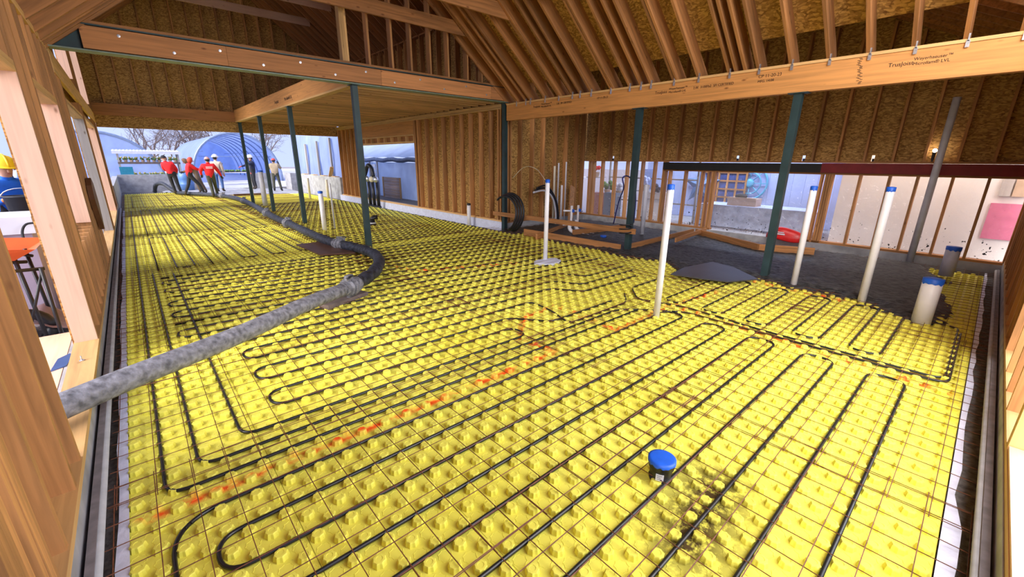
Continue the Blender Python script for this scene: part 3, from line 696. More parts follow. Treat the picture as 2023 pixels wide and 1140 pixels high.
# ================================================================== INNER WALL (x = 7) with the side doorway
wi = box('wall_inner', WHITE, XC-.03, XC+.2, YB+.06, YF+.1, -.2, .20); tag(wi, 'inner timber stud wall with a doorway on a white wrapped curb', None, None, 'structure'); bi = wi.location
def wib(n, m, *a): return box(n, m, *a, wi, bi)
wib('sill_plate', PY, XC, XC+.14, YB+.1, 19.3, .20, .24)
for y in (8.32, 8.42, 8.76, 9.18, 9.62, 10.05, 10.5, 10.95, 11.42, 11.88, 12.36, 12.52, 12.56): stud(wi, XC, XC+.14, y, y+T, .24, 2.9)
for y in (16.9, 16.95, 17.35, 17.8, 18.25, 18.7, 19.1): stud(wi, XC, XC+.14, y, y+T, .24, 2.9, KZ if y < 16.92 else None)
wib('header', LVLY, XC+.01, XC+.13, 12.6, 16.9, 2.50, 2.9)
wib('header_plate', PY, XC, XC+.14, 12.6, 16.9, 2.46, 2.50); wib('header_plate', PY, XC, XC+.14, 12.6, 16.9, 2.24, 2.30)
wib('header_back', WY, XC+.11, XC+.14, 12.6, 16.9, 2.30, 2.46)
for i in range(9): stud(wi, XC, XC+.11, 12.6+i*.53, 12.6+i*.53+T, 2.30, 2.46, PZ)
wib('top_plate', PY, XC-.02, XC+.14, YB+.1, 19.3, 2.90, 2.94); wib('top_plate', PY, XC-.02, XC+.14, YB+.1, 19.3, 2.945, 3.02)
for y0, y1 in ((8.3, 9.5), (9.505, 10.72), (10.725, 11.94), (11.945, 12.6), (16.94, 18.1), (18.105, 19.5)): wib('sheathing_panel', OSB, XC+.142, XC+.155, y0, y1, .2, 3.0)
for i in range(25): stud(wi, XC, XC+.14, YB+.15+i*.45, YB+.15+i*.45+T, 3.34, ZRD)
for i in range(9): wib('sheathing_panel', OSB, XC+.142, XC+.155, YB+.1+i*1.22, YB+.1+i*1.22+1.215, 3.0, ZRD)
wib('upper_plate', WY, XC, XC+.14, YB+.1, YF, ZRD, ZRD+.04)

# ================================================================== FAR WALL and gable
wf = box('wall_far', OSB, -.46, XC+.15, YF, YF+.02, 2.66, 3.02); tag(wf, 'far gable wall of bare sheathing above the wide open end', None, None, 'structure'); bf = wf.location
def wfb(n, m, *a): return box(n, m, *a, wf, bf)
wfb('header', WX, -.46, XC+.1, YF+.025, YF+.14, 2.66, 3.02)
wfb('beam', LVLX, -.46, 3.40, YF-.05, YF+.05, 3.02, 3.37)
wfb('plate', WX, 3.4, XC+.1, YF-.0, YF+.14, 3.02, 3.06)
RID = 3.27; ZR2 = ZRD+SLOPE*(XC-RID)
def groof(x): return ZR2-SLOPE*abs(x-RID)
x = -.15
while x < XC:
    stud_ = wfb('stud', WZ, x, x+T, YF+.0, YF+.14, 3.37 if x < 3.4 else 3.06, groof(x+.02)); x += .433
for i in range(7):
    x0, x1 = -.6+i*1.1, -.6+(i+1)*1.1
    for z0, z1 in ((3.02, 5.2), (5.2, 9)):
        poly = [(x0, z0), (x1, z0), (x1, min(z1, max(z0, groof(x1)+.32)))]
        if x0 < RID < x1 and z1 > 6: poly.append((RID, min(z1, ZR2+.32)))
        poly.append((x0, min(z1, max(z0, groof(x0)+.32))))
        mesh('sheathing_panel', prismvf(poly, YF+.142, YF+.155, 1), OSB, wf, loc=-Vector(bf))

# ================================================================== CEILING: rafters, sheathing, ties
ceil = empty('ceiling', (0, 0, 0), 'open gable roof of exposed rafters and sheathing over the hall', None, None, 0, 'structure')
an = math.atan(SLOPE); ca, sa = math.cos(an), math.sin(an); DP = .235
def zb_r(x): return ZL+SLOPE*(XC-x)
def rafter_r(y, x_eave=7.14, x_top=RID, zoff=0.0, mat=None, wd=T):
    nrm = Vector((sa, 0, ca)); off = nrm*(DP/2)
    p0 = Vector((x_eave, y, zb_r(x_eave)+zoff))+off; p1 = Vector((x_top, y, zb_r(x_top)+zoff))+off
    return beam('rafter', mat or WX, p0, p1, wd, DP, ceil, nrm)
def rafter_l(y, x_eave=-.60, zoff=0.0, mat=None):
    nrm = Vector((-sa, 0, ca)); off = nrm*(DP/2); f = lambda x: zb_r(RID)-SLOPE*(RID-x)+zoff
    return beam('rafter', mat or WX, Vector((x_eave, y, f(x_eave)))+off, Vector((RID, y, f(RID)))+off, T, DP, ceil, nrm)
RY = [8.12, 7.76, 7.70, 7.45, 7.30, 6.85, 6.456, 6.41, 6.085, 5.889, 5.612, 5.154, 5.10, 4.75, 4.524, 4.33, 3.91, 3.86, 3.50, 3.03, 2.93, 2.80, 2.625, 2.218, 1.795, 1.393, .984, .57, .17, -.24]
for y in RY: rafter_r(y)
for y in [8.12, 7.9, 7.72, 7.60, 7.2, 6.62, 5.9, 5.5, 5.1, 4.7, 4.3, 3.9, 3.5, 3.1, 2.7, 2.3, 1.9, 1.5, 1.1, .7, .3, -.1]: rafter_l(y)
for y in (7.83, 6.46, 5.13, 3.88, 2.72): beam('collar_tie', WX, (.55, y, 4.12+.12), (6.02, y, 4.12+.12), T, DP, ceil)
# roof sheathing panels of the main roof
def roof_panels(xe, ze_bottom, sgn, y0, y1, length, name='roof_panel'):
    nrm = Vector((sgn*sa, 0, ca)); d = Vector((-sgn*ca, 0, sa)); e = Vector((xe, 0, ze_bottom))+nrm*(DP+.007)
    s = 0
    while s < length-.02:
        s1 = min(s+1.22, length); y = y0
        while y < y1-.02:
            yb = min(y+2.435, y1); c = e+d*((s+s1)/2); c.y = (y+yb)/2
            o = link(name, boxmesh(s1-s, yb-y, .014, OSB), None, ceil)
            xx = -d if sgn > 0 else d; yy = Vector((0, 1, 0)); zz = nrm
            if xx.cross(yy).dot(zz) < 0: xx = -xx
            o.matrix_basis = Matrix.Translation(c) @ Matrix((xx, yy, zz)).transposed().to_4x4()
            y = yb
        s = s1
roof_panels(6.80, zb_r(6.80), 1, -.8, 8.34, 3.53/ca)
roof_panels(-.62, zb_r(RID)-SLOPE*(RID+.62), -1, -.8, 8.34, 3.89/ca)
# far roof, one storey higher
for i in range(28):
    y = 8.35+.406*i
    rafter_r(y, 7.2, RID, ZRD-ZL); rafter_l(y, -.6, ZRD-ZL)
roof_panels(7.25, zb_r(7.25)+ZRD-ZL, 1, 8.2, 19.7, 3.98/ca); roof_panels(-.62, zb_r(RID)-SLOPE*(RID+.62)+ZRD-ZL, -1, 8.2, 19.7, 3.89/ca)
for y in (17.2, 15.1): beam('collar_tie', KX, (1.2, y, 6.28), (5.75, y, 6.28), T, DP, ceil)
# gable framing standing on the steel beam
for x in (3.24, 3.28, 3.32, 3.72, 4.18, 4.58, 5.01, 5.44, 5.93, 6.32):
    box('stud', PZ if x < 3.4 else WZ, x-.019, x+.019, YB-.05, YB+.09, 3.385, zb_r(x)+.3 if x > 3.4 else 6.2, ceil)
for sgn in (-1, 1):
    f = lambda x: zb_r(RID)-SLOPE*abs(x-RID)
    e_ = RID+sgn*4.0
    mesh('gable_panel', prismvf([(RID, f(RID)+.28), (e_, f(e_)+.28), (e_, f(e_)+2.45), (RID, f(RID)+2.45)], 8.31, 8.325, 1), OSB, ceil)
box('sheathing_panel', OSB, 7.0, 10.4, 8.355, 8.37, 4.0, 4.4, ceil)
# roof of the right bay
for i in range(8):
    x = 7.22+.406*i
    beam('rafter', WY, (x, 1.84, 4.2), (x, -.45, 4.2-.5*2.29), T, .2, ceil); box('rafter', WY, x-.019, x+.019, 1.84, 8.3, 4.1, 4.3, ceil)
beam('roof_panel', OSB, (8.7, 1.84, 4.31), (8.7, -.55, 4.31-.5*2.39), 3.6, .014, ceil); box('roof_panel', OSB, 6.9, 10.4, 1.84, 8.4, 4.305, 4.32, ceil)

low = empty('ceiling_low', (0, 0, 0), 'low flat ceiling of open joists over the far right bay', None, None, 0, 'structure')
y = YB+.35
while y < YF: box('joist', PX, XM, XC, y, y+T, 3.03, 3.29, low); y += .33
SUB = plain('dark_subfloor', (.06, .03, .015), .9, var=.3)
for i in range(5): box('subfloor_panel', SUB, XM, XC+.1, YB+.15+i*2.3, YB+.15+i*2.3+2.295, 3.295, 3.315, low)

# ================================================================== BEAMS AND COLUMNS
lv = box('lvl_beam', LVLY, XC, XC+.13, -.38, 8.1, 2.63, 2.963); tag(lv, 'long stamped engineered timber beam over the green columns on the right', 'beam')
lb = lv.location
box('top_plate', PY, XC-.012, XC+.13, -.38, 8.1, 2.965, 3.0, lv, lb)
for y in RY:
    if y > 7.9 or y in (7.70, 6.41, 5.10, 3.86, 2.93, 2.80): continue
    mesh('metal_clip', merge([boxvf(XC-.022, XC-.014, y-.045, y-.012, 2.915, 2.985), boxvf(XC-.022, XC+.01, y-.034, y-.02, 2.975, 3.05)]), GALV, lv, loc=-Vector(lb))
def lvtext(s, size, y, z):
    m_ = Matrix(((0, 0, -1, XC-.0015), (-1, 0, 0, y), (0, 1, 0, z), (0, 0, 0, 1)))
    text('stamp', s, size, INK, Matrix.Translation(-Vector(lb)) @ m_, lv)
lvtext('TrusJoist', .062, 1.17, 2.81); lvtext('Weyerhaeuser™', .046, .95, 2.85); lvtext('Microllam® LVL', .046, .95, 2.80)
lvtext('TrusJoist', .062, 4.22, 2.82); lvtext('Weyerhaeuser™', .046, 3.97, 2.86); lvtext('Microllam® LVL', .046, 3.97, 2.81)
lvtext('2.0E  3100Fb2  SFI CERTIFIED', .05, 3.55, 2.83); lvtext('CP 11-20-23', .058, 2.6, 2.87); lvtext('MFG. 14:08', .045, 2.6, 2.81)
lvtext('TrusJoist', .06, 7.2, 2.84); lvtext('Weyerhaeuser™', .045, 6.95, 2.88); lvtext('Microllam® LVL', .045, 6.95, 2.83); lvtext('2.0E  SFI CERTIFIED', .05, 6.5, 2.85); lvtext('CP 11-20-23', .05, 5.45, 2.86)
stp = []
r = random.Random(9)
for i in range(26): yy = 1.40+.006*i*.3+r.uniform(-.02, .02); zz = 2.66+i*.0115; stp.append(boxvf(XC-.0015, XC, yy, yy+.028, zz, zz+.006))
mesh('ink_stripe', merge(stp), INK, lv, loc=-Vector(lb))

lm = box('inner_beam', LVLY, XM-.09, XM, YB+.12, YF-.06, 3.05, 3.42); tag(lm, 'stamped timber beam carrying the joists above the row of inner columns', 'beam')
box('bottom_plate', PY, XM-.1, XM+.04, YB+.12, YF-.06, 3.01, 3.048, lm, lm.location)
def lmtext(s, size, y, z): text('stamp', s, size, INK, Matrix.Translation(-Vector(lm.location)) @ Matrix(((0, 0, -1, XM-.092), (-1, 0, 0, y), (0, 1, 0, z), (0, 0, 0, 1))), lm)
lmtext('TrusJoist', .12, 13.6, 3.15); lmtext('Microllam® LVL', .1, 12.6, 3.15); lmtext('TrusJoist', .09, 9.6, 3.28)

sb = box('steel_beam', STEEL, -.44, XC+.05, YB-.006, YB+.006, 3.045, 3.335); tag(sb, 'long steel beam packed with timber spanning from the left wall to the corner column', 'beam'); b0 = sb.location
box('bottom_flange', FLANGE, -.44, XC+.05, YB-.1, YB+.1, 3.028, 3.045, sb, b0); box('top_flange', STEEL, -.44, XC+.05, YB-.1, YB+.1, 3.333, 3.35, sb, b0)
for x0, x1 in ((-.12, 1.45), (1.453, 3.9), (3.903, 6.55), (6.553, 6.95)): box('timber_packing', LVLX, x0, x1, YB-.085, YB-.007, 3.06, 3.325, sb, b0)
box('nailer_plate', WX, -.12, 6.75, YB-.09, YB+.05, 3.351, 3.386, sb, b0)
for i in range(12):
    x, z = .25+i*.56, 3.14 if i % 2 else 3.255
    v = lathevf([(.019, 0), (.019, .004), (.010, .005), (.010, .016)], 10); v = ([(a+x-b0.x, -c+YB-.085-b0.y, b+z-b0.z) for a, b, c in v[0]], v[1])
    mesh('bolt', v, GALV, sb)
def column(x, y, z1, label, s=.1, z0=-.03):
    c = empty('steel_column', (x, y, z0), label, 'column', 'dark green steel columns')
    box('shaft', STEEL, -s/2, s/2, -s/2, s/2, 0.012, z1-z0-.012, c); box('base_plate', STEEL, -s*.9, s*.9, -s*.9, s*.9, 0, .012, c); box('cap_plate', STEEL, -s*.75, s*.75, -s*1.2, s*1.2, z1-z0-.012, z1-z0, c)
column(3.40, 8.22, 3.028, 'dark green steel column nearest of the inner row, beside the hose bend')
column(3.42, 12.5, 3.008, 'dark green steel column second of the inner row from the hose bend')
column(3.45, 16.0, 3.008, 'dark green steel column third of the inner row, near the grey blue-capped pipe')
column(3.47, 19.25, 3.008, 'dark green steel column at the far end of the inner row')
column(7.03, 8.20, 3.028, 'dark green corner column where steel beam and timber beam meet')
column(7.05, 4.52, 2.63, 'dark green column with a timber brace tied to it by the formwork', .1)
column(7.05, 2.06, 2.63, 'dark green column standing at the edge of the wet concrete, nearest on the right', .1)

# ================================================================== PIPES AND FITTINGS
def standpipe(u, v, ut, vt, z0, rad, label, mat=PVC, cap=True, group=None, capmat=None, name='standpipe', base=None):
    b = at(u, v, 2, z0) if base is None else Vector(base)
    d = Fv+Rv*((ut-CX)/F_PX)-Uv*((vt-CY)/F_PX); hd = math.hypot(d.x, d.y)
    top = H+d.z*math.hypot(b.x, b.y)/hd
    c = empty(name, (b.x, b.y, z0-.01), label, 'pipe', group)
    hgt = top-z0+.01
    mesh('pipe', lathevf([(rad, 0), (rad, hgt-.002), (rad*.9, hgt), (rad*.9, hgt-.03)], 20), mat, c, True)
    if cap:
        r = random.Random(int(u)); n = 20
        V = [(1.04*rad*math.cos(2*PI*k/n), 1.04*rad*math.sin(2*PI*k/n), hgt-.045-.02*r.random()*(k % 2)) for k in range(n)]
        V += [(1.05*rad*math.cos(2*PI*k/n), 1.05*rad*math.sin(2*PI*k/n), hgt+.002) for k in range(n)]
        V += [(.6*rad*math.cos(2*PI*k/n), .6*rad*math.sin(2*PI*k/n), hgt+.007) for k in range(n)]
        Fc = [(q*n+k, q*n+(k+1) % n, (q+1)*n+(k+1) % n, (q+1)*n+k) for q in range(2) for k in range(n)]+[tuple(range(2*n, 3*n))]
        mesh('tape_cap', (V, Fc), capmat or BLUE, c, True)
    return c
standpipe(1296, 627, 1322, 365, 0.0, .036, 'tall white pipe with blue tape cap standing in the middle of the foam')
pb = standpipe(1077, 516, 1080, 355, 0.0, .038, 'white pipe with blue tape cap standing in a pale concrete splash')
standpipe(1567, 565, 1596, 368, 0.02, .040, 'white pipe with blue tape cap beside the nearest right column')
standpipe(1702, 594, 1754, 370, 0.03, .044, 'white pipe with blue tape cap at the concrete edge, right of the nearest column')
standpipe(1797, 515, 1888, 192, 0.09, .05, 'tallest grey pipe rising from the wet concrete, open at the top', GREYP, False)
f_ = standpipe(1818, 638, 1840, 550, 0.01, .085, 'short fat white pipe with torn blue tape cap at the concrete edge')
standpipe(1868, 543, 1880, 487, 0.08, .085, 'short fat grey pipe with blue tape cap near the right window corner', GREYP)
standpipe(642, 456, 632, 378, 0.0, .055, 'white pipe with blue cap between the second and nearest inner columns')
standpipe(662, 453, 661, 362, 0.0, .022, 'thin dark grey conduit standing beside the blue-capped white pipe', GREYP, False)
standpipe(927, 445, 925, 402, 0.0, .05, 'short white pipe with dark cap in front of the inner stud wall', PVC, True, None, BLACK)
standpipe(501, 402, 491, 322, 0.0, .065, 'white pipe with blue cap behind the farthest inner column', PVC)
standpipe(525, 408, 512, 337, 0.0, .085, 'grey pipe with blue cap between the two farthest inner columns', GREYP)
standpipe(613, 394, 608, 352, 0.0, .05, 'cream pipe standing before the far concrete wall, left of two', CREAM, False)
standpipe(649, 393, 643, 355, 0.0, .055, 'cream pipe standing before the far concrete wall, right of two', CREAM, False)
standpipe(1268, 462, 1283, 365, 0.10, .05, 'grey pipe standing inside the formwork before the narrow windows', GREYP, False)
sp_ = at(1078, 517, 2, 0.03)
r = random.Random(5); n = 22
tag(mesh('concrete_splash', prismvf([(sp_.x+(.33 if math.cos(2*PI*k/n) > 0 else .25)*(.7+.4*r.random())*math.cos(2*PI*k/n), sp_.y+.2*(.7+.4*r.random())*math.sin(2*PI*k/n)) for k in range(n)], .0, .04, 2), WHITE), 'pale splash of cement around the foot of a white pipe', 'splash')
# floor drain with taped lid
d0 = at(1303, 945, 2, 0.0)
dr = empty('floor_drain', (d0.x, d0.y, 0), 'black floor drain cup with bright blue taped lid in the foreground', 'drain')
mesh('cup', lathevf([(.058, 0), (.062, .02), (.056, .022), (.063, .085), (.070, .09), (.071, .118), (.073, .12), (.073, .135)], 28), BLACK, dr, True)
V = []; n = 32
for rr, z, j in ((.0755, .124, 1), (.0750, .138, 0), (.06, .141, 0)):
    for k_ in range(n): V.append((rr*math.cos(2*PI*k_/n), rr*math.sin(2*PI*k_/n), z-j*.012*r.random()))
mesh('tape_lid', (V, [(q*n+k_, q*n+(k_+1) % n, (q+1)*n+(k_+1) % n, (q+1)*n+k_) for q in range(2) for k_ in range(n)]+[tuple(range(2*n, 3*n))]), BLUE, dr, True)
th = math.atan2(-d0.y, -d0.x)
lbm = Matrix.Translation((.0605*math.cos(th), .0605*math.sin(th), .052)) @ Matrix.Rotation(th, 4, 'Z')
o = link('paper_label', boxmesh(.004, .042, .042, LABELW), None, dr); o.matrix_basis = lbm
tx = [boxvf(.0022, .0026, -.016, .012-.006*(i % 2), .010-.011*i, .0125-.011*i) for i in range(3)]
o2 = mesh('print_lines', merge(tx), BLACK, o)
# small black fitting beyond the nearest inner column
q = at(736, 446, 2, 0.0)
ft = empty('pipe_fitting', (q.x, q.y, 0), 'small black pipe fitting lying right of the nearest inner column', 'fitting')
mesh('body', lathevf([(.09, 0), (.09, .10), (.075, .105), (.075, .15)], 16), BLACK, ft, True)
tube('elbow', [(0, 0, .14), (.02, 0, .2), (.08, 0, .22), (.15, -.02, .22)], .06, BLACK, ft, 12); mesh('collar', lathevf([(.095, .06), (.098, .065), (.098, .09), (.095, .095)], 16), GREYP, ft, True)
# wood scrap below the pipe coupling, plate below the hose
q1, q2 = at(640, 606, 2, .05), at(718, 578, 2, .05)
tag(beam('timber_scrap', BARK, q1, q2, .16, .05), 'flat dark timber scrap lying under the pump pipe coupling', 'timber')
pl = [at(u, v, 2, .06) for u, v in ((585, 484), (632, 504), (702, 500), (648, 477))]
tag(mesh('ply_sheet', prismvf([(p.x, p.y) for p in pl], .05, .075, 2), BROWNPLY), 'dark brown plywood sheet lying under the pump hose', 'plywood')
q = at(462, 386, 2, .06)
tag(box('timber_block', BROWNPLY, q.x, q.x+1.3, q.y-.1, q.y+.1, .04, .12), 'dark timber plank lying across the far foam by the hose', 'timber')

# concrete pump line
hr = empty('concrete_pump_line', (1.9, 5.4, .04), 'concrete pump line: grey pipe entering through the left opening and muddy rubber hose', 'hose'); hb = Vector(hr.location)
pA, pB = at(60, 838, 0, -.95), at(690, 567, 2, .22)
pA = Vector((-.95, 3.62, .33)); pA = at(118, 808, 2, .34)+(at(118, 808, 2, .34)-at(690, 567, 2, .20))*.10
pB = at(690, 567, 2, .20)
hs = [pA.lerp(pB, k/10)+Vector((0, 0, .012*math.sin(k))) for k in range(11)]
tube('pipe', [p-hb for p in hs], .078, PIPEM, hr, 18)
hz = [pB+(pB-pA).normalized()*.05] + [at(u, v, 2, z) for u, v, z in ((718, 552, .16), (738, 538, .13), (749, 520, .13), (744, 506, .13), (726, 496, .13), (700, 489, .13), (650, 477, .13), (610, 460, .13), (578, 445, .13), (545, 431, .13), (520, 417, .13), (497, 404, .13), (470, 393, .13), (440, 387, .13), (405, 384, .13), (370, 382, .13))]
hz += [Vector((1.55, 26.4, .16)), Vector((1.2, 27.4, .5)), Vector((.95, 28.2, .42)), Vector((.85, 28.5, .06))]
hpath = catmull(hz, 7)
tube('rubber_hose', [p-hb for p in hpath], [.088+.006*math.sin(i*.9) for i in range(len(hpath))], RUBBER, hr, 16)
def coupling(c, d, nm='coupling', s=1.0):
    d = Vector(d).normalized(); m_ = d.to_track_quat('Z', 'Y').to_matrix().to_4x4()
    pr = [(.085, -.16), (.085, -.07), (.105, -.065), (.112, -.05), (.098, -.04), (.098, -.015), (.122, -.01), (.125, .03), (.10, .035), (.10, .06), (.115, .065), (.115, .085), (.092, .09), (.092, .18)]
    v, f = lathevf([(a*s, b*s) for a, b in pr], 20)
    parts = [(v, f), boxvf(-.03*s, .03*s, .09*s, .15*s, -.05*s, .06*s), boxvf(-.05*s, -.02*s, .10*s, .135*s, -.12*s, .02*s), boxvf(-.02*s, .02*s, -.145*s, -.1*s, -.04*s, .05*s)]
    V, Fc = merge(parts); o = mesh(nm, ([m_ @ Vector(p) for p in V], Fc), PIPEM, hr); o.location = Vector(c)-hb
    o2 = mesh('clamp_lever', tubevf([m_ @ Vector(p) for p in ((-.03*s, .13*s, .05*s), (-.06*s, .15*s, -.02*s), (-.07*s, .14*s, -.12*s))], .012*s, 6), RUBBER, o); return o
coupling(pB, pB-pA)
for i in (7*7-3, 7*9+2, 7*11-2, 7*12+4, 7*14): coupling(hpath[i], hpath[i+1]-hpath[i], s=1.02)

# ================================================================== BACK BAY: formwork, brace, coils, manifold
def board(u0, v0, u1, v1, ztop, hgt, label, th_=.04, mat=WX, z0=None):
    a, b = at(u0, v0, 2, ztop), at(u1, v1, 2, ztop if z0 is None else z0)
    o = beam('form_board', mat, a-Vector((0, 0, hgt/2)), b-Vector((0, 0, hgt/2)), th_, hgt); return tag(o, label, 'form board', 'timber formwork boards in the right bay')
board(1036, 452, 1226, 483, .17, .16, 'rusty front form board between white pipe and tied column')
board(1243, 482, 1370, 452, .17, .16, 'form board running from the tied column towards the window wall')
board(1132, 454, 1236, 443, .19, .14, 'inner form board crossing behind the brace')
board(1060, 462, 1130, 437, .16, .14, 'short form board in the shade beside the conduits')
board(1376, 452, 1500, 482, .20, .15, 'splattered form board under the wide window, left part', .05)
board(1500, 482, 1610, 490, .20, .15, 'splattered form board under the wide window, right part', .05)
board(1335, 470, 1395, 450, .22, .09, 'thin splattered board leaning by the double window post', .03)
for u, v, t_ in ((1412, 452, 'dark wooden stake behind the splattered form board'), (1372, 432, 'brown wooden stake at the double window post')):
    a = at(u, v, 0, 9.9); b = a.copy(); b.z = .02
    tag(beam('stake', BARK if t_[0] == 'd' else WZ, b, a, .035, .09), t_, 'stake')
ba, bb_ = at(975, 421, 0, 6.93), at(1255, 458, 0, 6.93)
br_ = empty('brace', (6.93, bb_.y, 0), 'long timber brace tied across to the green column above the formwork', 'brace')
o = beam('timber', WX, Vector(ba)-Vector(br_.location), Vector(bb_)-Vector(br_.location), .038, .10, br_)
tn = at(1232, 456, 0, 6.93)
tube('tie_wire', [Vector((6.93-.03+.11*math.cos(a*1.0), 4.5+.12*math.sin(a), tn.z-.06+.012*a))-Vector(br_.location) for a in [i*.7 for i in range(26)]], .012, BLACK, br_, 6)
# coils of large black tube
co = empty('tube_coil', (6.98, 7.55, 0), 'coil of thick black tube standing against the green corner column', 'tube')
for i in range(4):
    rr = .46-.02*i; path = [(-.14-.06*i+.02*math.sin(a*2), .20-rr*math.cos(a)*1.0, .50+rr*math.sin(a)) for a in [-1.25+.17*j for j in range(19+i)]]
    tube('tube_turn', path, .026, BLACK, co, 8)
co2 = empty('tube_coil', (8.2, 7.75, 0), 'loose bend of thick black tube rising behind the white pipe', 'tube')
for i in range(3):
    path = catmull([(-.6+.06*i, 0, .95+.05*i), (-.2+.04*i, 0, .98+.06*i), (.1+.05*i, 0, .8), (.25+.05*i, 0, .45), (.28+.05*i, 0, .05)], 6)
    tube('tube_turn', path, .024, BLACK if i else GREYP, co2, 8)
fw = catmull([at(1013, 352, 1, 6.5), at(1030, 334, 1, 6.2), at(1045, 329, 1, 5.9), at(1062, 336, 1, 5.6), at(1077, 356, 1, 5.1)], 6)
tag(tube('pull_cord', fw, .006, CREAM, None, 6), 'thin pale cord arching from the corner to a white pipe top', 'cord')
for u, v0, v1, rr, m_, t_ in ((1096, 470, 328, .03, CREAM, 'cream conduit standing against the back wall, left of the group'), (1104, 470, 322, .022, GREYP, 'slim grey conduit standing right of the cream one'), (1119, 470, 320, .02, GREYP, 'tallest thin conduit behind the manifold pipes'), (1110, 472, 366, .03, PVC, 'shorter white conduit in the back corner')):
    a = at(u, v1, 1, 7.9); standpipe(0, 0, u, v1, .02, rr, t_, m_, False, base=(a.x, 7.9, .02), name='conduit')
m0 = at(1130, 440, 1, 6.6)
mf = empty('pipe_manifold', (m0.x, 6.6, 0), 'white water manifold with valves on black stub pipes in the back bay', 'manifold')
zt = at(1125, 415, 1, 6.6).z
tube('header', [(-.32, 0, zt), (.36, 0, zt-.06)], .02, PVC, mf, 10); tube('header', [(-.32, 0, zt-.33), (.36, 0, zt-.36)], .02, PVC, mf, 10)
for dx in (-.07, .17):
    tube('valve', [(dx, -.03, zt+.1), (dx, -.03, zt-.4)], .028, PVC, mf, 10); tube('stub', [(dx, -.03, zt-.4), (dx-.04, -.03, .25)], .03, BLACK, mf, 10)
    tube('sleeve', catmull([(dx-.04, -.03, .36), (dx-.05, -.05, .15), (dx+.02, -.25, .06), (dx+.1, -.5, .03)], 5), .045, PVC, mf, 10)
    mesh('handle', boxvf(dx-.012, dx+.012, -.11, -.05, zt-.05, zt+.02), BLUE, mf)
tag(beam('timber_offcut', WZ, at(1125, 458, 1, 7.7), at(1131, 368, 1, 8.1), .2, .03, None, (0, 1, 0)), 'grey timber offcut leaning against the back wall studs', 'timber')
bh = catmull([at(1212, 442, 0, 8.2), at(1222, 400, 0, 7.6), at(1232, 372, 0, 7.2), at(1230, 352, 0, 7.1), at(1240, 348, 0, 7.16), at(1252, 360, 0, 7.2), at(1256, 390, 0, 7.3), at(1252, 440, 0, 7.9)], 7)
tag(tube('water_hose', bh, .012, plain('navy_hose', (0.01, 0.015, .25), .4), None, 8), 'dark blue water hose looped over the tied green column', 'hose')
q = at(1192, 466, 2, .1); tag(mesh('pipe_stub', lathevf([(.07, 0), (.07, .05), (.06, .055)], 16, (q.x, q.y, .06)), BLUE, None, True), 'blue taped pipe stub inside the formwork', 'pipe')
rb = at(1545, 486, 0, 9.85)
v, f = ballvf((0, 0, 0), .12, .36, .2, 18, 9); v = [(x, y, max(z, -.06)+.02*math.sin(9*y)) for x, y, z in v]
bag = empty('cement_bag', (9.93, rb.y, .17), 'red printed bag slumped under the wide plastic window', 'bag')
mesh('sack', (v, f), BAGR, bag, True, (0, 0, .07)); mesh('print', merge([boxvf(-.128, -.122, -.02, .16, .13, .155), boxvf(-.118, -.110, .0, .13, .17, .185)]), LABELW, bag)

# black manifold at the far doorway
g0 = at(742, 396, 2, .05)
gm = empty('valve_manifold', (6.75, at(735, 392, 0, 6.75).y, .02), 'black and brass valve manifold standing by the side doorway', 'manifold')
for i in range(4):
    yy = -.55+.36*i; tube('riser', [(0, yy, 0), (0, yy, .95)], .06, BLACK, gm, 10); mesh('foot', lathevf([(.11, 0), (.08, .06)], 10, (0, yy, 0)), BLACK, gm)
    mesh('valve', ballvf((-.03, yy, 1.0), .1, .13, .11, 10, 6), CREAM if i % 2 else GALV, gm, True)
tube('hose', catmull([(0, -.3, 1.1), (0, -.2, 1.4), (0, .1, 1.5), (0, .3, 1.3), (0, .5, 1.1)], 5), .07, BLACK, gm, 8)

# ================================================================== WORKSHOP BEHIND THE WINDOWS
sf = box('floor_workshop', CONC, XR+.2, 16.5, -1.2, 9.5, -.05, 0); tag(sf, 'grey floor of the workshop behind the plastic windows', None, None, 'structure')
sw = box('wall_workshop_near', SHOPW, 11.55, 11.65, -1.0, 2.25, 0, 3.2); tag(sw, 'white partition close behind the right windows', None, None, 'structure')
sr = box('wall_workshop_side', ROSE, 11.65, 13.6, 2.1, 2.25, 0, 3.2); tag(sr, 'rose panelled return wall seen through the wide window', None, None, 'structure')
for i in range(8): box('panel_board', ROSE, 11.7+.24*i, 11.925+.24*i, 2.25, 2.262, .05, 3.2, sr, sr.location)
sb2 = box('wall_workshop_back', SHOPB, 13.6, 13.75, 2.0, 8.2, 0, 3.2); tag(sb2, 'boarded workshop wall with bluish daylight in its colour, behind the wide window', None, None, 'structure')
for i in range(20): box('wall_board', SHOPB, 13.585, 13.6, 2.27+.29*i, 2.555+.29*i, .02, 3.2, sb2, sb2.location)
sc_ = box('ceiling_workshop', SHOPW, XR+.25, 13.9, -1.2, 8.3, 3.2, 3.3); tag(sc_, 'white ceiling of the workshop', None, None, 'structure')
sd = box('wall_workshop_end', SHOPW, XR+.2, 13.7, -1.2, -1.0, 0, 3.2); tag(sd, 'white end wall of the workshop', None, None, 'structure')
p0 = at(1985, 430, 0, 11.5)
a0, a1 = at(1958, 401, 0, 11.5), at(1935, 470, 0, 11.5); b0_ = at(2023, 404, 0, 11.5)
tag(mesh('pink_board', prismvf([(a1.y, a1.z), (a0.y, a0.z), (b0_.y-.3, a0.z), (b0_.y-.3, a1.z)], 11.50, 11.54, 0), PINKB), 'pink board leaning on the white partition behind the right window', 'board')
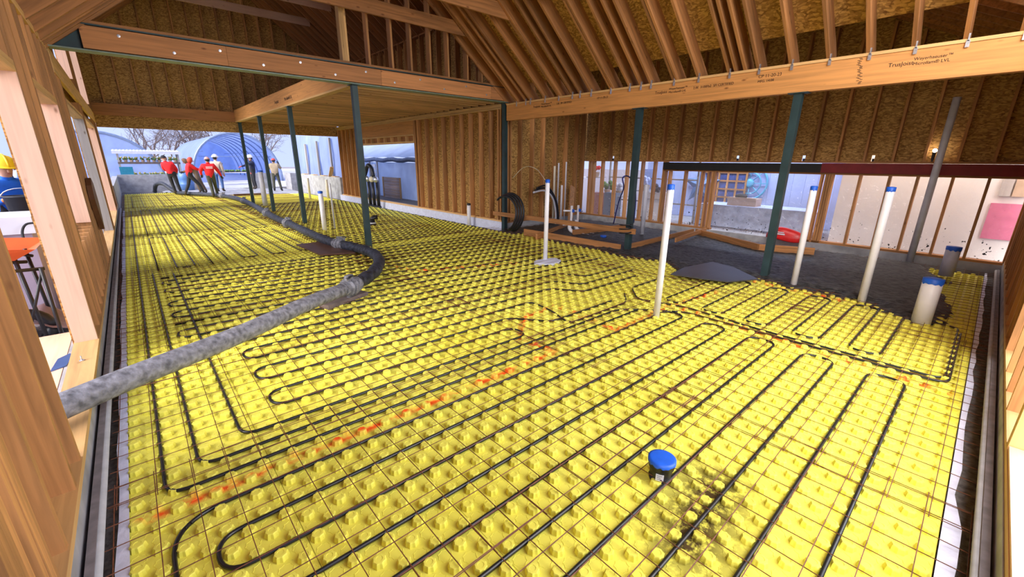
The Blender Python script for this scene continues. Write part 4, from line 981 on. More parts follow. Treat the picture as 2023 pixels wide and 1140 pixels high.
for i, t_ in enumerate(('leftmost', 'middle', 'rightmost')):
    tag(box('timber_piece', (GREYW, CARD, GREYW)[i], 11.47, 11.54, a0.y-.05-.16*i-.14, a0.y-.05-.16*i, 1.18, 1.5+.02*i), t_+' upright timber offcut above the pink board', 'timber')
# star
st = at(1385, 366, 0, 13.45)
V = []; 
for k_ in range(10):
    a = PI/2+2*PI*k_/10; rr = .62 if k_ % 2 == 0 else .26; V.append((0, rr*math.cos(a), rr*math.sin(a)))
V.append((-.14, 0, 0)); V.append((.02, 0, 0))
tag(mesh('wall_star', (V, [(k_, (k_+1) % 10, 10) for k_ in range(10)]+[((k_+1) % 10, k_, 11) for k_ in range(10)]), STARM, loc=st), 'large metal barn star on the boarded workshop wall', 'star')
gw = at(1428, 365, 0, 13.5)
wd_ = empty('divided_window', (13.52, gw.y, gw.z), 'wooden divided frame with dark blue panes on the workshop wall', 'window frame')
box('backing', GLASSD, -.03, .02, -.62, .62, -.55, .55, wd_)
for i in range(6): box('muntin', WZ, -.06, -.03, -.66+.264*i-.025, -.66+.264*i+.025, -.6, .6, wd_)
for i in range(6): box('muntin', WY, -.062, -.03, -.68, .68, -.6+.24*i-.022, -.6+.24*i+.022, wd_)
ww = at(1480, 362, 0, 13.5)
wh = empty('round_ornament', (13.53, ww.y, ww.z), 'round turquoise metal wheel ornament on the workshop wall', 'ornament')
def yz(vf): return ([(-c, a, b) for a, b, c in vf[0]], vf[1])
tube('rim', [(0, .47*math.cos(a), .47*math.sin(a)) for a in [2*PI*i/40 for i in range(41)]], .03, WHEELM, wh, 8)
tube('inner_ring', [(0, .30*math.cos(a), .30*math.sin(a)) for a in [2*PI*i/32 for i in range(33)]], .02, WHEELM, wh, 6)
mesh('hub', yz(lathevf([(.13, 0), (.13, .03), (.08, .06)], 20)), WHEELM, wh, True)
for i in range(8): a = 2*PI*i/8; tube('spoke', [(0, .1*math.cos(a), .1*math.sin(a)), (0, .46*math.cos(a), .46*math.sin(a))], .014, WHEELM, wh, 6)
t0 = at(1440, 445, 0, 12.3)
tb = empty('work_table', (12.4, 3.95, 0), 'low table wrapped in grey plastic behind the wide window', 'table')
box('tabletop', SHOPB, -.5, .5, -1.3, 1.5, .55, .6, tb); 
for x in (-.42, .42):
    for yy in (-1.2, 1.4): box('leg', GREYW, x-.04, x+.04, yy-.04, yy+.04, 0, .55, tb)
V = []; Fc = []
for i in range(15):
    for j in range(6): V.append((-.52-.03*math.sin(i*1.9)-.03*j, -1.3+.2*i, .61-.11*j))
Fc = [(i*6+j, i*6+j+1, i*6+j+7, i*6+j+6) for i in range(14) for j in range(5)]
mesh('plastic_skirt', (V, Fc), plain('grey_plastic_wrap', (.30, .34, .46), .3, var=.3, scale=6, bump=.5), tb, True)
bx = at(1465, 430, 0, 12.3)
cb = empty('cardboard_box', (12.3, bx.y, .6), 'cardboard box with a dark bundle on the wrapped table', 'box')
box('carton', CARD, -.2, .2, -.36, .36, 0, .2, cb); box('flap', CARD, -.22, -.2, -.36, .36, .15, .22, cb); mesh('bundle', ballvf((0, .1, .24), .12, .16, .08, 12, 7), DARK, cb, True)
# things behind the narrow windows at the left
def stuffbox(name, m, u0, v0, u1, v1, x, dep, label, cat):
    a, b = at(u0, v0, 0, x), at(u1, v1, 0, x)
    return tag(box(name, m, x, x+dep, min(a.y, b.y), max(a.y, b.y), min(a.z, b.z) if cat == 'picture' else 0, max(a.z, b.z)), label, cat)
stuffbox('pink_cabinet', plain('pink_wood', (.50, .20, .18), .7), 1166, 380, 1205, 430, 11.6, .4, 'pink cabinet behind the leftmost narrow windows', 'cabinet')
stuffbox('grey_bin', plain('blue_grey_bin', (.12, .17, .25), .6), 1194, 380, 1214, 425, 11.3, .3, 'blue grey bin beside the pink cabinet', 'bin')
stuffbox('white_counter', SHOPW, 1262, 378, 1305, 430, 11.5, .4, 'white counter behind the narrow windows', 'counter')
stuffbox('picture_panel', plain('blue_panel', (.25, .33, .62), .5), 1268, 334, 1290, 370, 13.53, .05, 'blue framed picture on the workshop wall', 'picture')
shf = empty('display_shelf', (0, 0, 0), 'display shelves with plants and ornaments behind the narrow windows', 'shelf')
for yy in (5.6, 7.0, 8.6): box('post', GREYW, 12.0, 12.05, yy, yy+.05, 0, 1.9, shf)
for zz in (.5, 1.2): box('rail', GREYW, 12.0, 12.03, 5.6, 8.65, zz, zz+.04, shf)
for i, (u, v_) in enumerate(((1178, 345), (1200, 372), (1222, 395), (1277, 365), (1296, 386))):
    c = at(u, v_, 0, 11.6+.2*(i % 2)); c.z = max(.85, round(c.z/.35)*.35)+.02; box('board', GREYW, c.x-.2, c.x+.2, c.y-.25, c.y+.25, c.z-.22, c.z-.2, shf); m_ = (RED, LEAF, LABELW, SHOPB, NAVY)[i]
    pp = empty('plant_pot', c, ('red ornament', 'green leafy plant', 'white flowering plant', 'pale blue lamp', 'dark jar')[i]+' on a shelf behind the narrow windows', 'ornament')
    mesh('pot', lathevf([(.08, -.2), (.11, -.05), (.11, -.04)], 12), CARD, pp)
    rr = random.Random(i); mesh('top', merge([ballvf((rr.uniform(-.1, .1), rr.uniform(-.12, .12), rr.uniform(0, .2)), .07, .07, .07, 8, 5) for _ in range(7)]), m_, pp, True)
# glowing ball on a stem, added where daylight comes through a hole
lp = at(1847, 300, 0, XR+.06)
cl = empty('hole_glow', lp, 'small glowing ball standing in for a daylit hole above the red beam', 'glow')
em = bpy.data.materials.new('daylight_glow'); em.use_nodes = True; eb = em.node_tree.nodes['Principled BSDF']; eb.inputs['Emission Color'].default_value = (1, .9, .75, 1); eb.inputs['Emission Strength'].default_value = 30
mesh('glow_ball', ballvf((-.05, 0, .02), .03, .03, .03, 10, 6), em, cl, True); mesh('glow_base', lathevf([(.02, -.12), (.025, -.02), (.035, .0)], 10, (-.05, 0, -.01)), BLACK, cl); box('glow_stem', BLACK, -.06, -.02, -.012, .012, 1.75-lp.z, -.10, cl)

# ================================================================== OUTDOORS
gd = box('ground', GRAVEL, -90, 90, -30, 120, -.30, -.21); tag(gd, 'gravel yard around the building', None, None, 'structure')
yd = mesh('ground_yard', prismvf([(-.66, -3), (-.66, 19.6), (-.66, 33), (-40, 60), (-40, -3)], -.21, -.06, 2), GRAVEL); tag(yd, 'gravel yard left of the openings', None, None, 'structure')
fw_ = mesh('ground_far', prismvf([(-.7, 31.4), (40, 31.4), (40, 90), (-40, 90), (-40, 60)], -.21, -.03, 2), plain('pale_yard', (.55, .55, .60), .9, var=.15, scale=2)); tag(fw_, 'pale yard beyond the far patio', None, None, 'structure')
w1 = box('wall_patio_far', CONC, -.45, 3.0, 30.1, 30.35, -.2, .88); tag(w1, 'low concrete wall at the far left end of the patio', None, None, 'structure')
w2 = box('wall_patio_left', CONC, -.64, -.44, 19.62, 30.1, -.2, .82); tag(w2, 'low concrete wall along the left edge of the patio', None, None, 'structure')
w3 = box('wall_patio_right', CONC, 7.05, 7.3, 19.55, 26.0, -.2, .94); tag(w3, 'low concrete wall along the right edge of the patio', None, None, 'structure')
w4 = box('wall_patio_back', CONC, 5.3, 6.6, 29.4, 29.65, -.2, .90); tag(w4, 'short concrete wall behind the worker in the tan jacket', None, None, 'structure')
w5 = box('wall_patio_end', CONC, 7.0, 7.35, 27.2, 28.4, -.2, .94); tag(w5, 'concrete wall end beyond the right patio wall', None, None, 'structure')
for i in range(4): tag(box('board_offcut', PX, 7.06, 7.28, 20.2+1.5*i, 20.7+1.5*i, .94, .97), 'pale board offcut lying on the right patio wall, '+('first', 'second', 'third', 'fourth')[i]+' from the building', 'board')
q = at(598, 338, 0, 7.1)
tag(beam('board_offcut', PX, (7.1, 20.9, .95), (7.12, 20.6, 1.38), .16, .04, None, (0, 1, 0)), 'wooden offcut leaning upright on the right patio wall', 'board')
# plastic screen above the right patio wall
ps = empty('plastic_screen', (7.6, 20, -.1), 'bluish plastic sheeted greenhouse side above the right patio wall', 'greenhouse')
V, Fc = [], []; n1, n2 = 60, 8
for i in range(n1+1):
    for j in range(n2+1):
        y = -.5+8.6*i/n1; V.append((.05*math.sin(i*1.9)*(1-j/n2*.5)+.03*math.sin(i*.7+j)+(.5*max(0, j/n2-.8)*5*.4), y, .6+2.9*j/n2))
for i in range(n1):
    for j in range(n2): a = i*(n2+1)+j; Fc.append((a, a+n2+1, a+n2+2, a+1))
mesh('film', (V, Fc), GREENHOUSE, ps, True)
for i in range(5): box('post', GREYW, -.14, -.06, -.3+1.9*i, -.2+1.9*i, 0, 2.9-.1*i, ps)
# hoop houses
def hoophouse(cx, y0, y1, rx, hz, label, nh, closed, name='hoop_house'):
    e = empty(name, (cx, y0, -.05), label, 'greenhouse')
    V, Fc = [], []; n = 24; L = y1-y0
    for j in range(9):
        for i in range(n+1):
            a = PI*i/n; V.append((rx*math.cos(a)*(1+.004*math.sin(j*2.1+i)), L*j/8, hz*math.sin(a)**.85))
    for j in range(8):
        for i in range(n): a = j*(n+1)+i; Fc.append((a, a+1, a+n+2, a+n+1))
    mesh('film', (V, Fc), GREENHOUSE, e, True)
    def hoop(y, r, s=.985): return tube('hoop', [(s*rx*math.cos(PI*i/n), y, s*hz*math.sin(PI*i/n)**.85) for i in range(n+1)], r, HOOP, e, 6)
    for j in range(nh): hoop(L*j/nh+.02, .05 if j else .09)
    pts = [(rx*math.cos(PI*i/n), hz*math.sin(PI*i/n)**.85) for i in range(n+1)]
    mesh('end_sheet', prismvf(pts, 0 if closed else L-.05, .03 if closed else L, 1), FILMLIGHT, e)
    if not closed:
        for sx_ in (-1, 1): tube('rail', [(sx_*rx*.7, 0, hz*.62), (sx_*rx*.7, L, hz*.62)], .03, HOOP, e, 5)
        tube('rail', [(-rx*.8, .3, hz*.52), (rx*.8, .3, hz*.52)], .025, HOOP, e, 5)
    return e
hoophouse(-1.35, 34.5, 50, 3.15, 3.25, 'closed bluish hoop greenhouse beyond the low wall, behind the plant rack', 5, True)
hoophouse(6.65, 40, 60, 3.05, 3.7, 'open ended arched hoop greenhouse behind the workers', 9, False)
# greenhouse seen through the side doorway
gh = empty('greenhouse', (9.5, 16, -.15), 'plastic covered greenhouse with a dark eave band outside the side doorway', 'greenhouse')
V, Fc = [], []
for i in range(41):
    for j in range(7): V.append((.03*math.sin(i*1.3+j)+.02*math.sin(i*.5), -1+11*i/40, 1.75*j/6))
for i in range(40):
    for j in range(6): a = i*7+j; Fc.append((a, a+7, a+8, a+1))
mesh('side_film', (V, Fc), FILMLIGHT, gh, True)
V = [(-.15, -1, 1.98), (-.15, 10, 1.98), (3.5, 10, 3.6), (3.5, -1, 3.6)]
V, Fc = [], []
for i in range(34):
    for j in range(6): t_ = j/5; V.append((-.15+3.6*t_, -1+11*i/33, 1.95+1.75*t_+.05*abs(math.sin(i*.75))))
for i in range(33):
    for j in range(5): a = i*6+j; Fc.append((a, a+6, a+7, a+1))
mesh('roof_film', (V, Fc), FILMLIGHT, gh, True)
tube('eave_roll', [(-.12, -1+.5*i, 1.86+.03*math.sin(i*1.7)) for i in range(23)], .10, plain('slate_roll', (.10, .13, .22), .5, var=.3), gh, 8)
s0, s1 = at(758, 349, 0, 9.4), at(795, 403, 0, 9.4)
sh = empty('board_shutter', (9.38, (s0.y+s1.y)/2, s1.z), 'weathered shutter of horizontal boards leaning outside the side doorway', 'shutter')
hw = abs(s0.y-s1.y)/2; nb = 9; hh = (s0.z-s1.z)/nb
for i in range(nb): box('board', wood('shutter_y', (.58, .42, .32), 1, .7) if i == 0 else bpy.data.materials['shutter_y'], -.03-.003*(i % 2), 0, -hw, hw, hh*i+.006, hh*(i+1)-.004, sh)
for yy in (-hw, hw): box('batten', PZ, -.05, .0, yy-.05, yy+.05, -.3, hh*nb, sh)
d0_ = at(738, 320, 0, 9.42)
df = empty('greenhouse_door', (9.40, d0_.y, -.12), 'narrow door frame with a small paned light in the greenhouse side', 'door')
for yy in (-.45, .45): box('post', GREYW, -.04, .02, yy-.05, yy+.05, 0, 1.75, df)
for i in range(5): box('pane', SHOPW, -.05, -.02, -.3, .1, .8+.17*i, .94+.17*i, df)
# plant rack with sheet roof
rk = empty('plant_rack', (.9, 32.3, -.05), 'plant rack with a pale sheet roof and rows of yellow flowers', 'rack')
V = []; n = 40
for i in range(n+1):
    z = 2.08+.03*(i % 2); V += [(-1.35+2.95*i/n, -.6, z), (-1.35+2.95*i/n, .8, z+.12)]
mesh('sheet_roof', (V, [(2*i, 2*i+2, 2*i+3, 2*i+1) for i in range(n)]), ROOFM, rk); box('roof_edge', ROOFM, -1.35, 1.6, -.64, -.6, 1.98, 2.13, rk)
for x in (-1.15, 1.45):
    for yy in (-.45, .5): box('post', GREYW, x-.04, x+.04, yy-.04, yy+.04, 0, 2.1, rk)
for z in (1.55, .72): box('shelf', BARK, -1.2, 1.5, -.5, .5, z-.1, z, rk)
tag(box('plant_bin', plain('teal_bin', (.02, .24, .36), .5), -.30, .25, 31.5, 31.75, .45, 1.25), 'teal bin at the left end of the plant rack', 'bin')
rr = random.Random(11)
for i in range(22):
    x, z = rk.location.x-1.1+.24*(i % 11), (1.5 if i < 11 else .67)
    pp = empty('potted_flower', (x, 31.95+.05*rr.random(), z), 'small potted yellow flower, %s from the left on the %s shelf of the plant rack' % (ON[i % 11], 'upper' if i < 11 else 'lower'), 'plant', 'potted flowers on the plant rack')
    mesh('pot', lathevf([(.06, 0), (.085, .12)], 8), CARD, pp)
    mesh('leaves', merge([ballvf((rr.uniform(-.08, .08), rr.uniform(-.08, .08), .14+.05*rr.random()), .06, .06, .05, 6, 4) for _ in range(4)]), LEAF, pp, True)
    mesh('blooms', merge([ballvf((rr.uniform(-.09, .09), rr.uniform(-.09, .09), .21+.06*rr.random()), .04, .04, .035, 6, 4) for _ in range(4)]), YELF, pp, True)
q = at(362, 365, 2, .0)
tag(mesh('barrel', lathevf([(.30, 0), (.33, .3), (.34, .32), (.33, .34), (.33, .6), (.34, .62), (.3, .9), (.27, .92)], 20, (2.3, 29.3, .05)), plain('blue_barrel', (.10, .22, .5), .4), None, True), 'blue barrel behind the worker in the plain red jacket', 'barrel')
tbl = empty('potting_table', (5.4, 36.0, -.03), 'pale wooden potting table with green plants in front of the hoop greenhouse', 'table')
box('tabletop', SHOPW, -.9, 1.2, -.4, .4, .78, .84, tbl)
for x in (-.8, 1.1):
    for yy in (-.33, .33): box('leg', SHOPW, x-.05, x+.05, yy-.05, yy+.05, 0, .78, tbl)
box('stretcher', SHOPW, -.8, 1.1, -.36, -.30, .2, .28, tbl)
for i in range(5):
    pp = empty('seedling_tray', (4.8+.36*i, 35.9, .81), 'tray of green seedlings, %s from the left on the potting table' % ON[i], 'plant', 'seedling trays on the potting table')
    box('tray', BLACK, -.15, .15, -.2, .2, 0, .06, pp); mesh('seedlings', merge([ballvf((rr.uniform(-.12, .12), rr.uniform(-.17, .17), .1), .06, .06, .07, 6, 4) for _ in range(9)]), LEAF, pp, True)
# bare trees
def tree(x, y, h, seed, label):
    e = empty('bare_tree', (x, y, -.1), label, 'tree', 'bare winter trees behind the greenhouses'); r = random.Random(seed); tr, br = [], []
    def grow(p, d, L, rad, lev):
        q = p; path = [p]; dd = d
        for k_ in range(3): dd = (dd+Vector((r.uniform(-.16, .16), r.uniform(-.16, .16), r.uniform(-.02, .1)))).normalized(); q = q+dd*L/3; path.append(q)
        (tr if lev < 2 else br).append(tubevf(path, [rad, rad*.85, rad*.7, rad*.55], 5 if lev < 2 else 3, False))
        if lev >= 5: return
        for k_ in range(3 if lev else 5):
            a = r.uniform(0, 2*PI); side = (dd.orthogonal().normalized()*math.cos(a)+dd.cross(dd.orthogonal()).normalized()*math.sin(a))
            grow(path[1 + (k_ % 3)], (dd*.75+side*r.uniform(.4, .8)).normalized(), L*r.uniform(.58, .78), rad*.55, lev+1)
    grow(Vector((0, 0, 0)), Vector((0, 0, 1)), h*.42, .018*h, 0)
    V, Fc = merge(tr); mesh('trunk', (V, Fc), BARK, e); V, Fc = merge(br); mesh('branches', (V, Fc), BARK, e)
for i, (x, y, h) in enumerate(((4.2, 66, 9), (7.0, 70, 10), (1.2, 62, 8.5), (10.5, 72, 10), (13.0, 64, 8), (15.5, 68, 9), (3.0, 78, 9), (8.8, 80, 10))):
    tree(x, y, h, 20+i, ('bare grey tree left of the hoop greenhouse, nearer one', 'bare grey tree behind the left shoulder of the hoop greenhouse', 'bare tree farthest left above the plant rack', 'bare tree right behind the arch of the hoop greenhouse', 'thin bare tree right of the hoop greenhouse, nearer one', 'thin bare tree right of the hoop greenhouse, farther one', 'bare tree in the back row at the left', 'bare tree in the back row behind the arch')[i])

# yard clutter outside the first left opening
def poly_at(pts, z0, z1, name, m, label, cat):
    P = [at(u, v, 2, z1) for u, v in pts]; return tag(mesh(name, prismvf([(p.x, p.y) for p in P], z0, z1, 2), m), label, cat)
sk_ = empty('covered_stack', (-1.6, 7.4, -.06), 'white wrapped stack on a lilac covered pile in the yard below the man in blue', 'stack')
box('pile', plain('lilac_cover', (.42, .36, .48), .5, var=.2, scale=3, bump=.3), -.8, .66, -.3, .35, 0, .96, sk_); box('slab', LABELW, -.8, .70, -.36, .4, .965, 1.15, sk_)
wbw = empty('wheelbarrow', (-1.12, 6.05, -.06), 'orange wheelbarrow with a black frame outside the first left opening', 'wheelbarrow')
V = [(-.3, -.3, .90), (.20, -.3, .88), (.20, .3, .88), (-.3, .3, .90), (-.45, -.40, 1.06), (.36, -.40, .98), (.36, .40, .98), (-.45, .40, 1.06)]
mesh('tray', (V, [(3, 2, 1, 0), (0, 1, 5, 4), (1, 2, 6, 5), (2, 3, 7, 6), (3, 0, 4, 7)]), ORANGE, wbw)
for x in (-.25, .2):
    for yy in (-.28, .28): tube('leg', [(x, yy, .90), (x*1.2, yy, 0)], .016, BLACK, wbw, 8)
tube('wheel', [(.1+.16*math.cos(a), -.1, .17+.16*math.sin(a)) for a in [2*PI*i/20 for i in range(21)]], .05, BLACK, wbw, 8)
for yy in (-.28, .28): tube('handle', [(.25, yy*.6, .84), (.1, yy, .87), (-.9, yy*1.1, .95)], .016, BLACK, wbw, 8)
fr = empty('black_stand', (-.97, 5.4, -.06), 'low black metal stand in the yard by the first left opening', 'stand')
tube('rail', [(-.5, 0, .86), (.26, .02, .84)], .015, BLACK, fr, 8)
for x in (-.05, .24): tube('leg', [(x, 0, .85), (x, -.05, 0)], .015, BLACK, fr, 8)
tube('brace', [(.05, .05, .3), (.24, .0, .82)], .012, BLACK, fr, 6)
q = at(62, 545, 2, .1); bgp = empty('mix_bag', (q.x, q.y, -.05), 'pale bag with green print lying in the yard', 'bag')
v, f = ballvf((0, 0, .16), .28, .2, .17, 14, 8); mesh('sack', (v, f), CARD, bgp, True); mesh('print', prismvf([(-.12, .06), (.1, .06), (.1, .22), (-.12, .22)], -.213, -.203, 1), LEAF, bgp)
V = []; Fc = []
c0 = at(75, 572, 2, .02); c0.x -= .2
for i in range(13):
    for j in range(9): V.append((c0.x-.55+.1*i, c0.y-.5+.13*j, .03+.12*abs(noise.noise((i*.5, j*.6, 4)))+.05*math.sin(i*.9+j)))
Fc = [(i*9+j, (i+1)*9+j, (i+1)*9+j+1, i*9+j+1) for i in range(12) for j in range(8)]
tag(mesh('black_tarp', (V, Fc), TARPK, None, True), 'crumpled black plastic sheet on the gravel outside the opening', 'tarp')
c0 = at(88, 632, 2, .1); c0.x -= .16; V = []
for i in range(12):
    for j in range(10): V.append((c0.x-.42+.075*i, c0.y-.4+.09*j, .02+.30*max(0, noise.noise((i*.32+3, j*.3, 9))+.45)*(1-abs(i-6)/9)))
tag(mesh('brown_tarp', (V, [(i*10+j, (i+1)*10+j, (i+1)*10+j+1, i*10+j+1) for i in range(11) for j in range(9)]), TARP, None, True), 'crumpled brown tarp heaped against the sunlit plank', 'tarp')
tag(tube('power_cable', catmull([at(75, 440, 1, 6.95), at(52, 443, 1, 6.95), at(44, 458, 1, 6.9), at(50, 480, 1, 6.7), at(62, 492, 1, 6.45)], 6), .012, DARK, None, 6), 'thin dark cable looping over the white stack', 'cable')
wv = at(8, 400, 1, 12.0)
pal = empty('stacked_crate', (wv.x-.3, 12.2, -.06), 'pale slatted crate behind the man in blue', 'crate')
for i in range(4):
    for j in range(4): box('slat', LABELW, -.7+.36*j, -.42+.36*j, -.03, 0, .15+.24*i, .32+.24*i, pal)
box('back', GREYW, -.75, .75, 0, .5, .0, 1.1, pal)

# ================================================================== PEOPLE
def person(u, v, face, label, jac, pants, hand=SKIN, head='hood', hatmat=None, pose=None, scale=1.0, z0=.03, loc=None, boots=BOOT):
    p = at(u, v, 2, z0) if loc is None else Vector(loc)
    J = dict(pel=(0, 0, .95), wai=(0, .0, 1.10), che=(0, .0, 1.30), nba=(0, 0, 1.45), nec=(0, .015, 1.52), hea=(0, .03, 1.61), top=(0, .02, 1.70),
             shL=(-.19, 0, 1.40), elL=(-.25, .0, 1.13), wrL=(-.23, .10, .90), shR=(.19, 0, 1.40), elR=(.25, .0, 1.13), wrR=(.23, .10, .90),
             hiL=(-.095, 0, .90), knL=(-.11, .03, .50), anL=(-.12, -.02, .09), toL=(-.14, .15, .035), hiR=(.095, 0, .90), knR=(.11, .03, .50), anR=(.12, -.02, .09), toR=(.14, .15, .035))
    J.update(pose or {}); J = {k_: Vector(a) for k_, a in J.items()}
    RAD = dict(pel=(.175, .14), wai=(.18, .14), che=(.205, .155), nba=(.095, .08), nec=(.056, .056), hea=(.088, .1), top=(.07, .08), shL=(.10, .10), shR=(.10, .10), elL=(.072, .072), elR=(.072, .072), wrL=(.042, .042), wrR=(.042, .042),
               hiL=(.10, .105), hiR=(.10, .105), knL=(.075, .075), knR=(.075, .075), anL=(.055, .06), anR=(.055, .06), toL=(.045, .04), toR=(.045, .04))
    E_ = [('pel', 'wai'), ('wai', 'che'), ('che', 'nba'), ('nba', 'nec'), ('nec', 'hea'), ('hea', 'top'), ('che', 'shL'), ('shL', 'elL'), ('elL', 'wrL'), ('che', 'shR'), ('shR', 'elR'), ('elR', 'wrR'),
          ('pel', 'hiL'), ('hiL', 'knL'), ('knL', 'anL'), ('anL', 'toL'), ('pel', 'hiR'), ('hiR', 'knR'), ('knR', 'anR'), ('anR', 'toR')]
    for s in 'LR':
        d = (J['wr'+s]-J['el'+s]).normalized(); side = d.cross(Vector((0, 1, 0)) if abs(d.y) < .8 else Vector((0, 0, 1))).normalized(); nrm = side.cross(d)
        J['pa'+s] = J['wr'+s]+d*.075; RAD['pa'+s] = (.038, .022); E_.append(('wr'+s, 'pa'+s))
        for f, (o_, L) in enumerate(((-.032, .062), (-.011, .075), (.011, .07), (.032, .055))):
            a, b = 'f%d%s' % (f, s), 'g%d%s' % (f, s)
            J[a] = J['pa'+s]+d*(.025+L*.5)+side*o_*1.1-nrm*.006; J[b] = J['pa'+s]+d*(.02+L*.9)+side*o_*1.15-nrm*.03; RAD[a] = (.0105, .0105); RAD[b] = (.0085, .0085); E_ += [('pa'+s, a), (a, b)]
        sg = 1 if s == 'L' else -1
        J['t1'+s] = J['wr'+s]+d*.045+side*sg*.045-nrm*.012; J['t2'+s] = J['wr'+s]+d*.085+side*sg*.058-nrm*.03; RAD['t1'+s] = (.013, .013); RAD['t2'+s] = (.01, .01); E_ += [('wr'+s, 't1'+s), ('t1'+s, 't2'+s)]
    keys = list(J); ix = {k_: i for i, k_ in enumerate(keys)}
    me = bpy.data.meshes.new('body'); me.from_pydata([tuple(J[k_]) for k_ in keys], [(ix[a], ix[b]) for a, b in E_], [])
    ob = bpy.data.objects.new('tmp', me); C.objects.link(ob)
    sk = ob.modifiers.new('s', 'SKIN'); sk.use_smooth_shade = True
    for i, k_ in enumerate(keys):
        sv = me.skin_vertices[0].data[i]; sv.radius = RAD[k_]; sv.use_root = (k_ == 'pel')
    ss = ob.modifiers.new('ss', 'SUBSURF'); ss.levels = 1
    dg = bpy.context.evaluated_depsgraph_get(); m2 = bpy.data.meshes.new_from_object(ob.evaluated_get(dg)); bpy.data.objects.remove(ob)
    m2.materials.clear()
    for m_ in (jac, pants, hand, SKIN, boots): m2.materials.append(m_)
    segs = []
    for a, b in E_:
        if a[0] in 'fgt' and a != 'top' or b[:2] in ('t1', 't2') or b[:2] == 'pa' or a[:2] == 'pa': k_ = 2
        elif a in ('nec', 'hea') : k_ = 3
        elif a[:2] == 'an': k_ = 4
        elif a[:2] in ('hi', 'kn') or b[:2] == 'hi': k_ = 1
        else: k_ = 0
        segs.append((J[a], J[b]-J[a], k_))
    for pl_ in m2.polygons:
        c = pl_.center; best = None
        for a, d, k_ in segs:
            L = d.length_squared or 1e-9; t_ = max(0, min(1, (c-a).dot(d)/L)); q_ = (c-a-d*t_).length
            if best is None or q_ < best[0]: best = (q_, k_, t_, d)
        pl_.material_index = best[1]; pl_.use_smooth = True
        if best[1] == 1 and c.z < .17: pl_.material_index = 4
    e = empty('person', p, label, 'person'); e.scale = (scale,)*3; e.rotation_euler.z = face
    link('body', m2, None, e)
    hd = J['hea'].lerp(J['top'], .35); up = (J['top']-J['nec']).normalized(); fwd = Vector((0, 1, 0)); fwd = (fwd-up*fwd.dot(up)).normalized(); rt = fwd.cross(up)
    B = Matrix((rt, fwd, up)).transposed()
    def hp(x, y, z): return hd+B @ Vector((x, y, z))
    def hball(c, r3, nu=10, nv=6): v, f = ballvf((0, 0, 0), *r3, nu, nv); return [hp(*(Vector(c)+Vector(a))) for a in v], f
    mesh('nose', hball((0, .105, -.02), (.016, .022, .024)), SKIN, e, True)
    mesh('eyes', merge([hball((s*.033, .095, .012), (.014, .008, .008)) for s in (-1, 1)]), DARK, e, True)
    mesh('mouth', hball((0, .092, -.062), (.026, .008, .007)), plain('lips', (.35, .12, .1), .6), e, True)
    mesh('ears', merge([hball((s*.09, .0, .0), (.014, .025, .035)) for s in (-1, 1)]), SKIN, e, True)
    if head == 'hood':
        v, f = ballvf((0, 0, 0), .118, .125, .145, 16, 10); v = [hp(a, b-.018+(-.03 if b > .06 else 0), c+.0) for a, b, c in v]; f = [q_ for q_ in f if sum((v[i]-hd).dot(fwd) for i in q_)/len(q_) < .06]
        mesh('hood', (v, f), hatmat or jac, e, True)
    elif head == 'beanie':
        v, f = ballvf((0, 0, 0), .108, .118, .125, 16, 10); keep = [q_ for q_ in f if sum(v[i][2] for i in q_)/len(q_) > -.012]
        mesh('beanie', ([hp(a, b, c+.015) for a, b, c in v], keep), hatmat, e, True)
    elif head == 'cap':
        v, f = ballvf((0, 0, 0), .105, .115, .105, 16, 10); keep = [q_ for q_ in f if sum(v[i][2] for i in q_)/len(q_) > .012]
        mesh('cap', ([hp(a, b, c+.015) for a, b, c in v], keep), hatmat, e, True); mesh('visor', hball((0, .13, .035), (.075, .07, .01)), hatmat, e, True); mesh('hair', hball((0, -.05, -.015), (.09, .07, .075)), DARK, e, True)
    elif head == 'helmet':
        v, f = ballvf((0, 0, 0), .135, .155, .14, 20, 12); keep = [q_ for q_ in f if sum(v[i][2] for i in q_)/len(q_) > .008]
        mesh('hard_hat', ([hp(a, b, c+.035) for a, b, c in v], keep), hatmat, e, True)
        mesh('hat_brim', ([hp(a, b+.02, c+.04) for a, b, c in lathevf([(.125, .0), (.165, -.012), (.165, -.004), (.125, .012)], 24)[0]], lathevf([(.125, .0), (.165, -.012), (.165, -.004), (.125, .012)], 24)[1]), hatmat, e, True)
        mesh('hat_ridge', [(lambda t_: (t_[0], t_[1]))(tubevf([hp(0, .15*math.cos(a), .04+.14*math.sin(a)) for a in [PI*i/10 for i in range(11)]], .014, 6))][0], hatmat, e, True)
        mesh('hair', hball((0, -.05, -.015), (.09, .07, .075)), DARK, e, True)
    return e
AW = lambda u, v: -math.atan2(at(u, v, 2, 0).x, at(u, v, 2, 0).y)      # facing away from the photographer
lean = dict(wai=(-.02, .02, 1.10), che=(-.07, -.02, 1.29), nba=(-.12, -.03, 1.44), nec=(-.14, -.01, 1.51), hea=(-.16, .01, 1.60), top=(-.17, 0, 1.69), shL=(-.25, -.02, 1.38), shR=(.11, -.02, 1.41), elL=(-.27, .12, 1.14), wrL=(-.1, .32, 1.02), elR=(.2, .12, 1.14), wrR=(.12, .34, 1.0),
            knL=(-.06, .05, .5), anL=(.0, .02, .09), toL=(-.02, .18, .035), knR=(.14, .03, .5), anR=(.2, .05, .09), toR=(.23, .2, .035))
person(348, 385, AW(348, 385)-.25, 'worker in a plain red jacket and black beanie, leaning back with the hose', RED, DARK, BLACK, 'beanie', DARK, lean, 1.03)
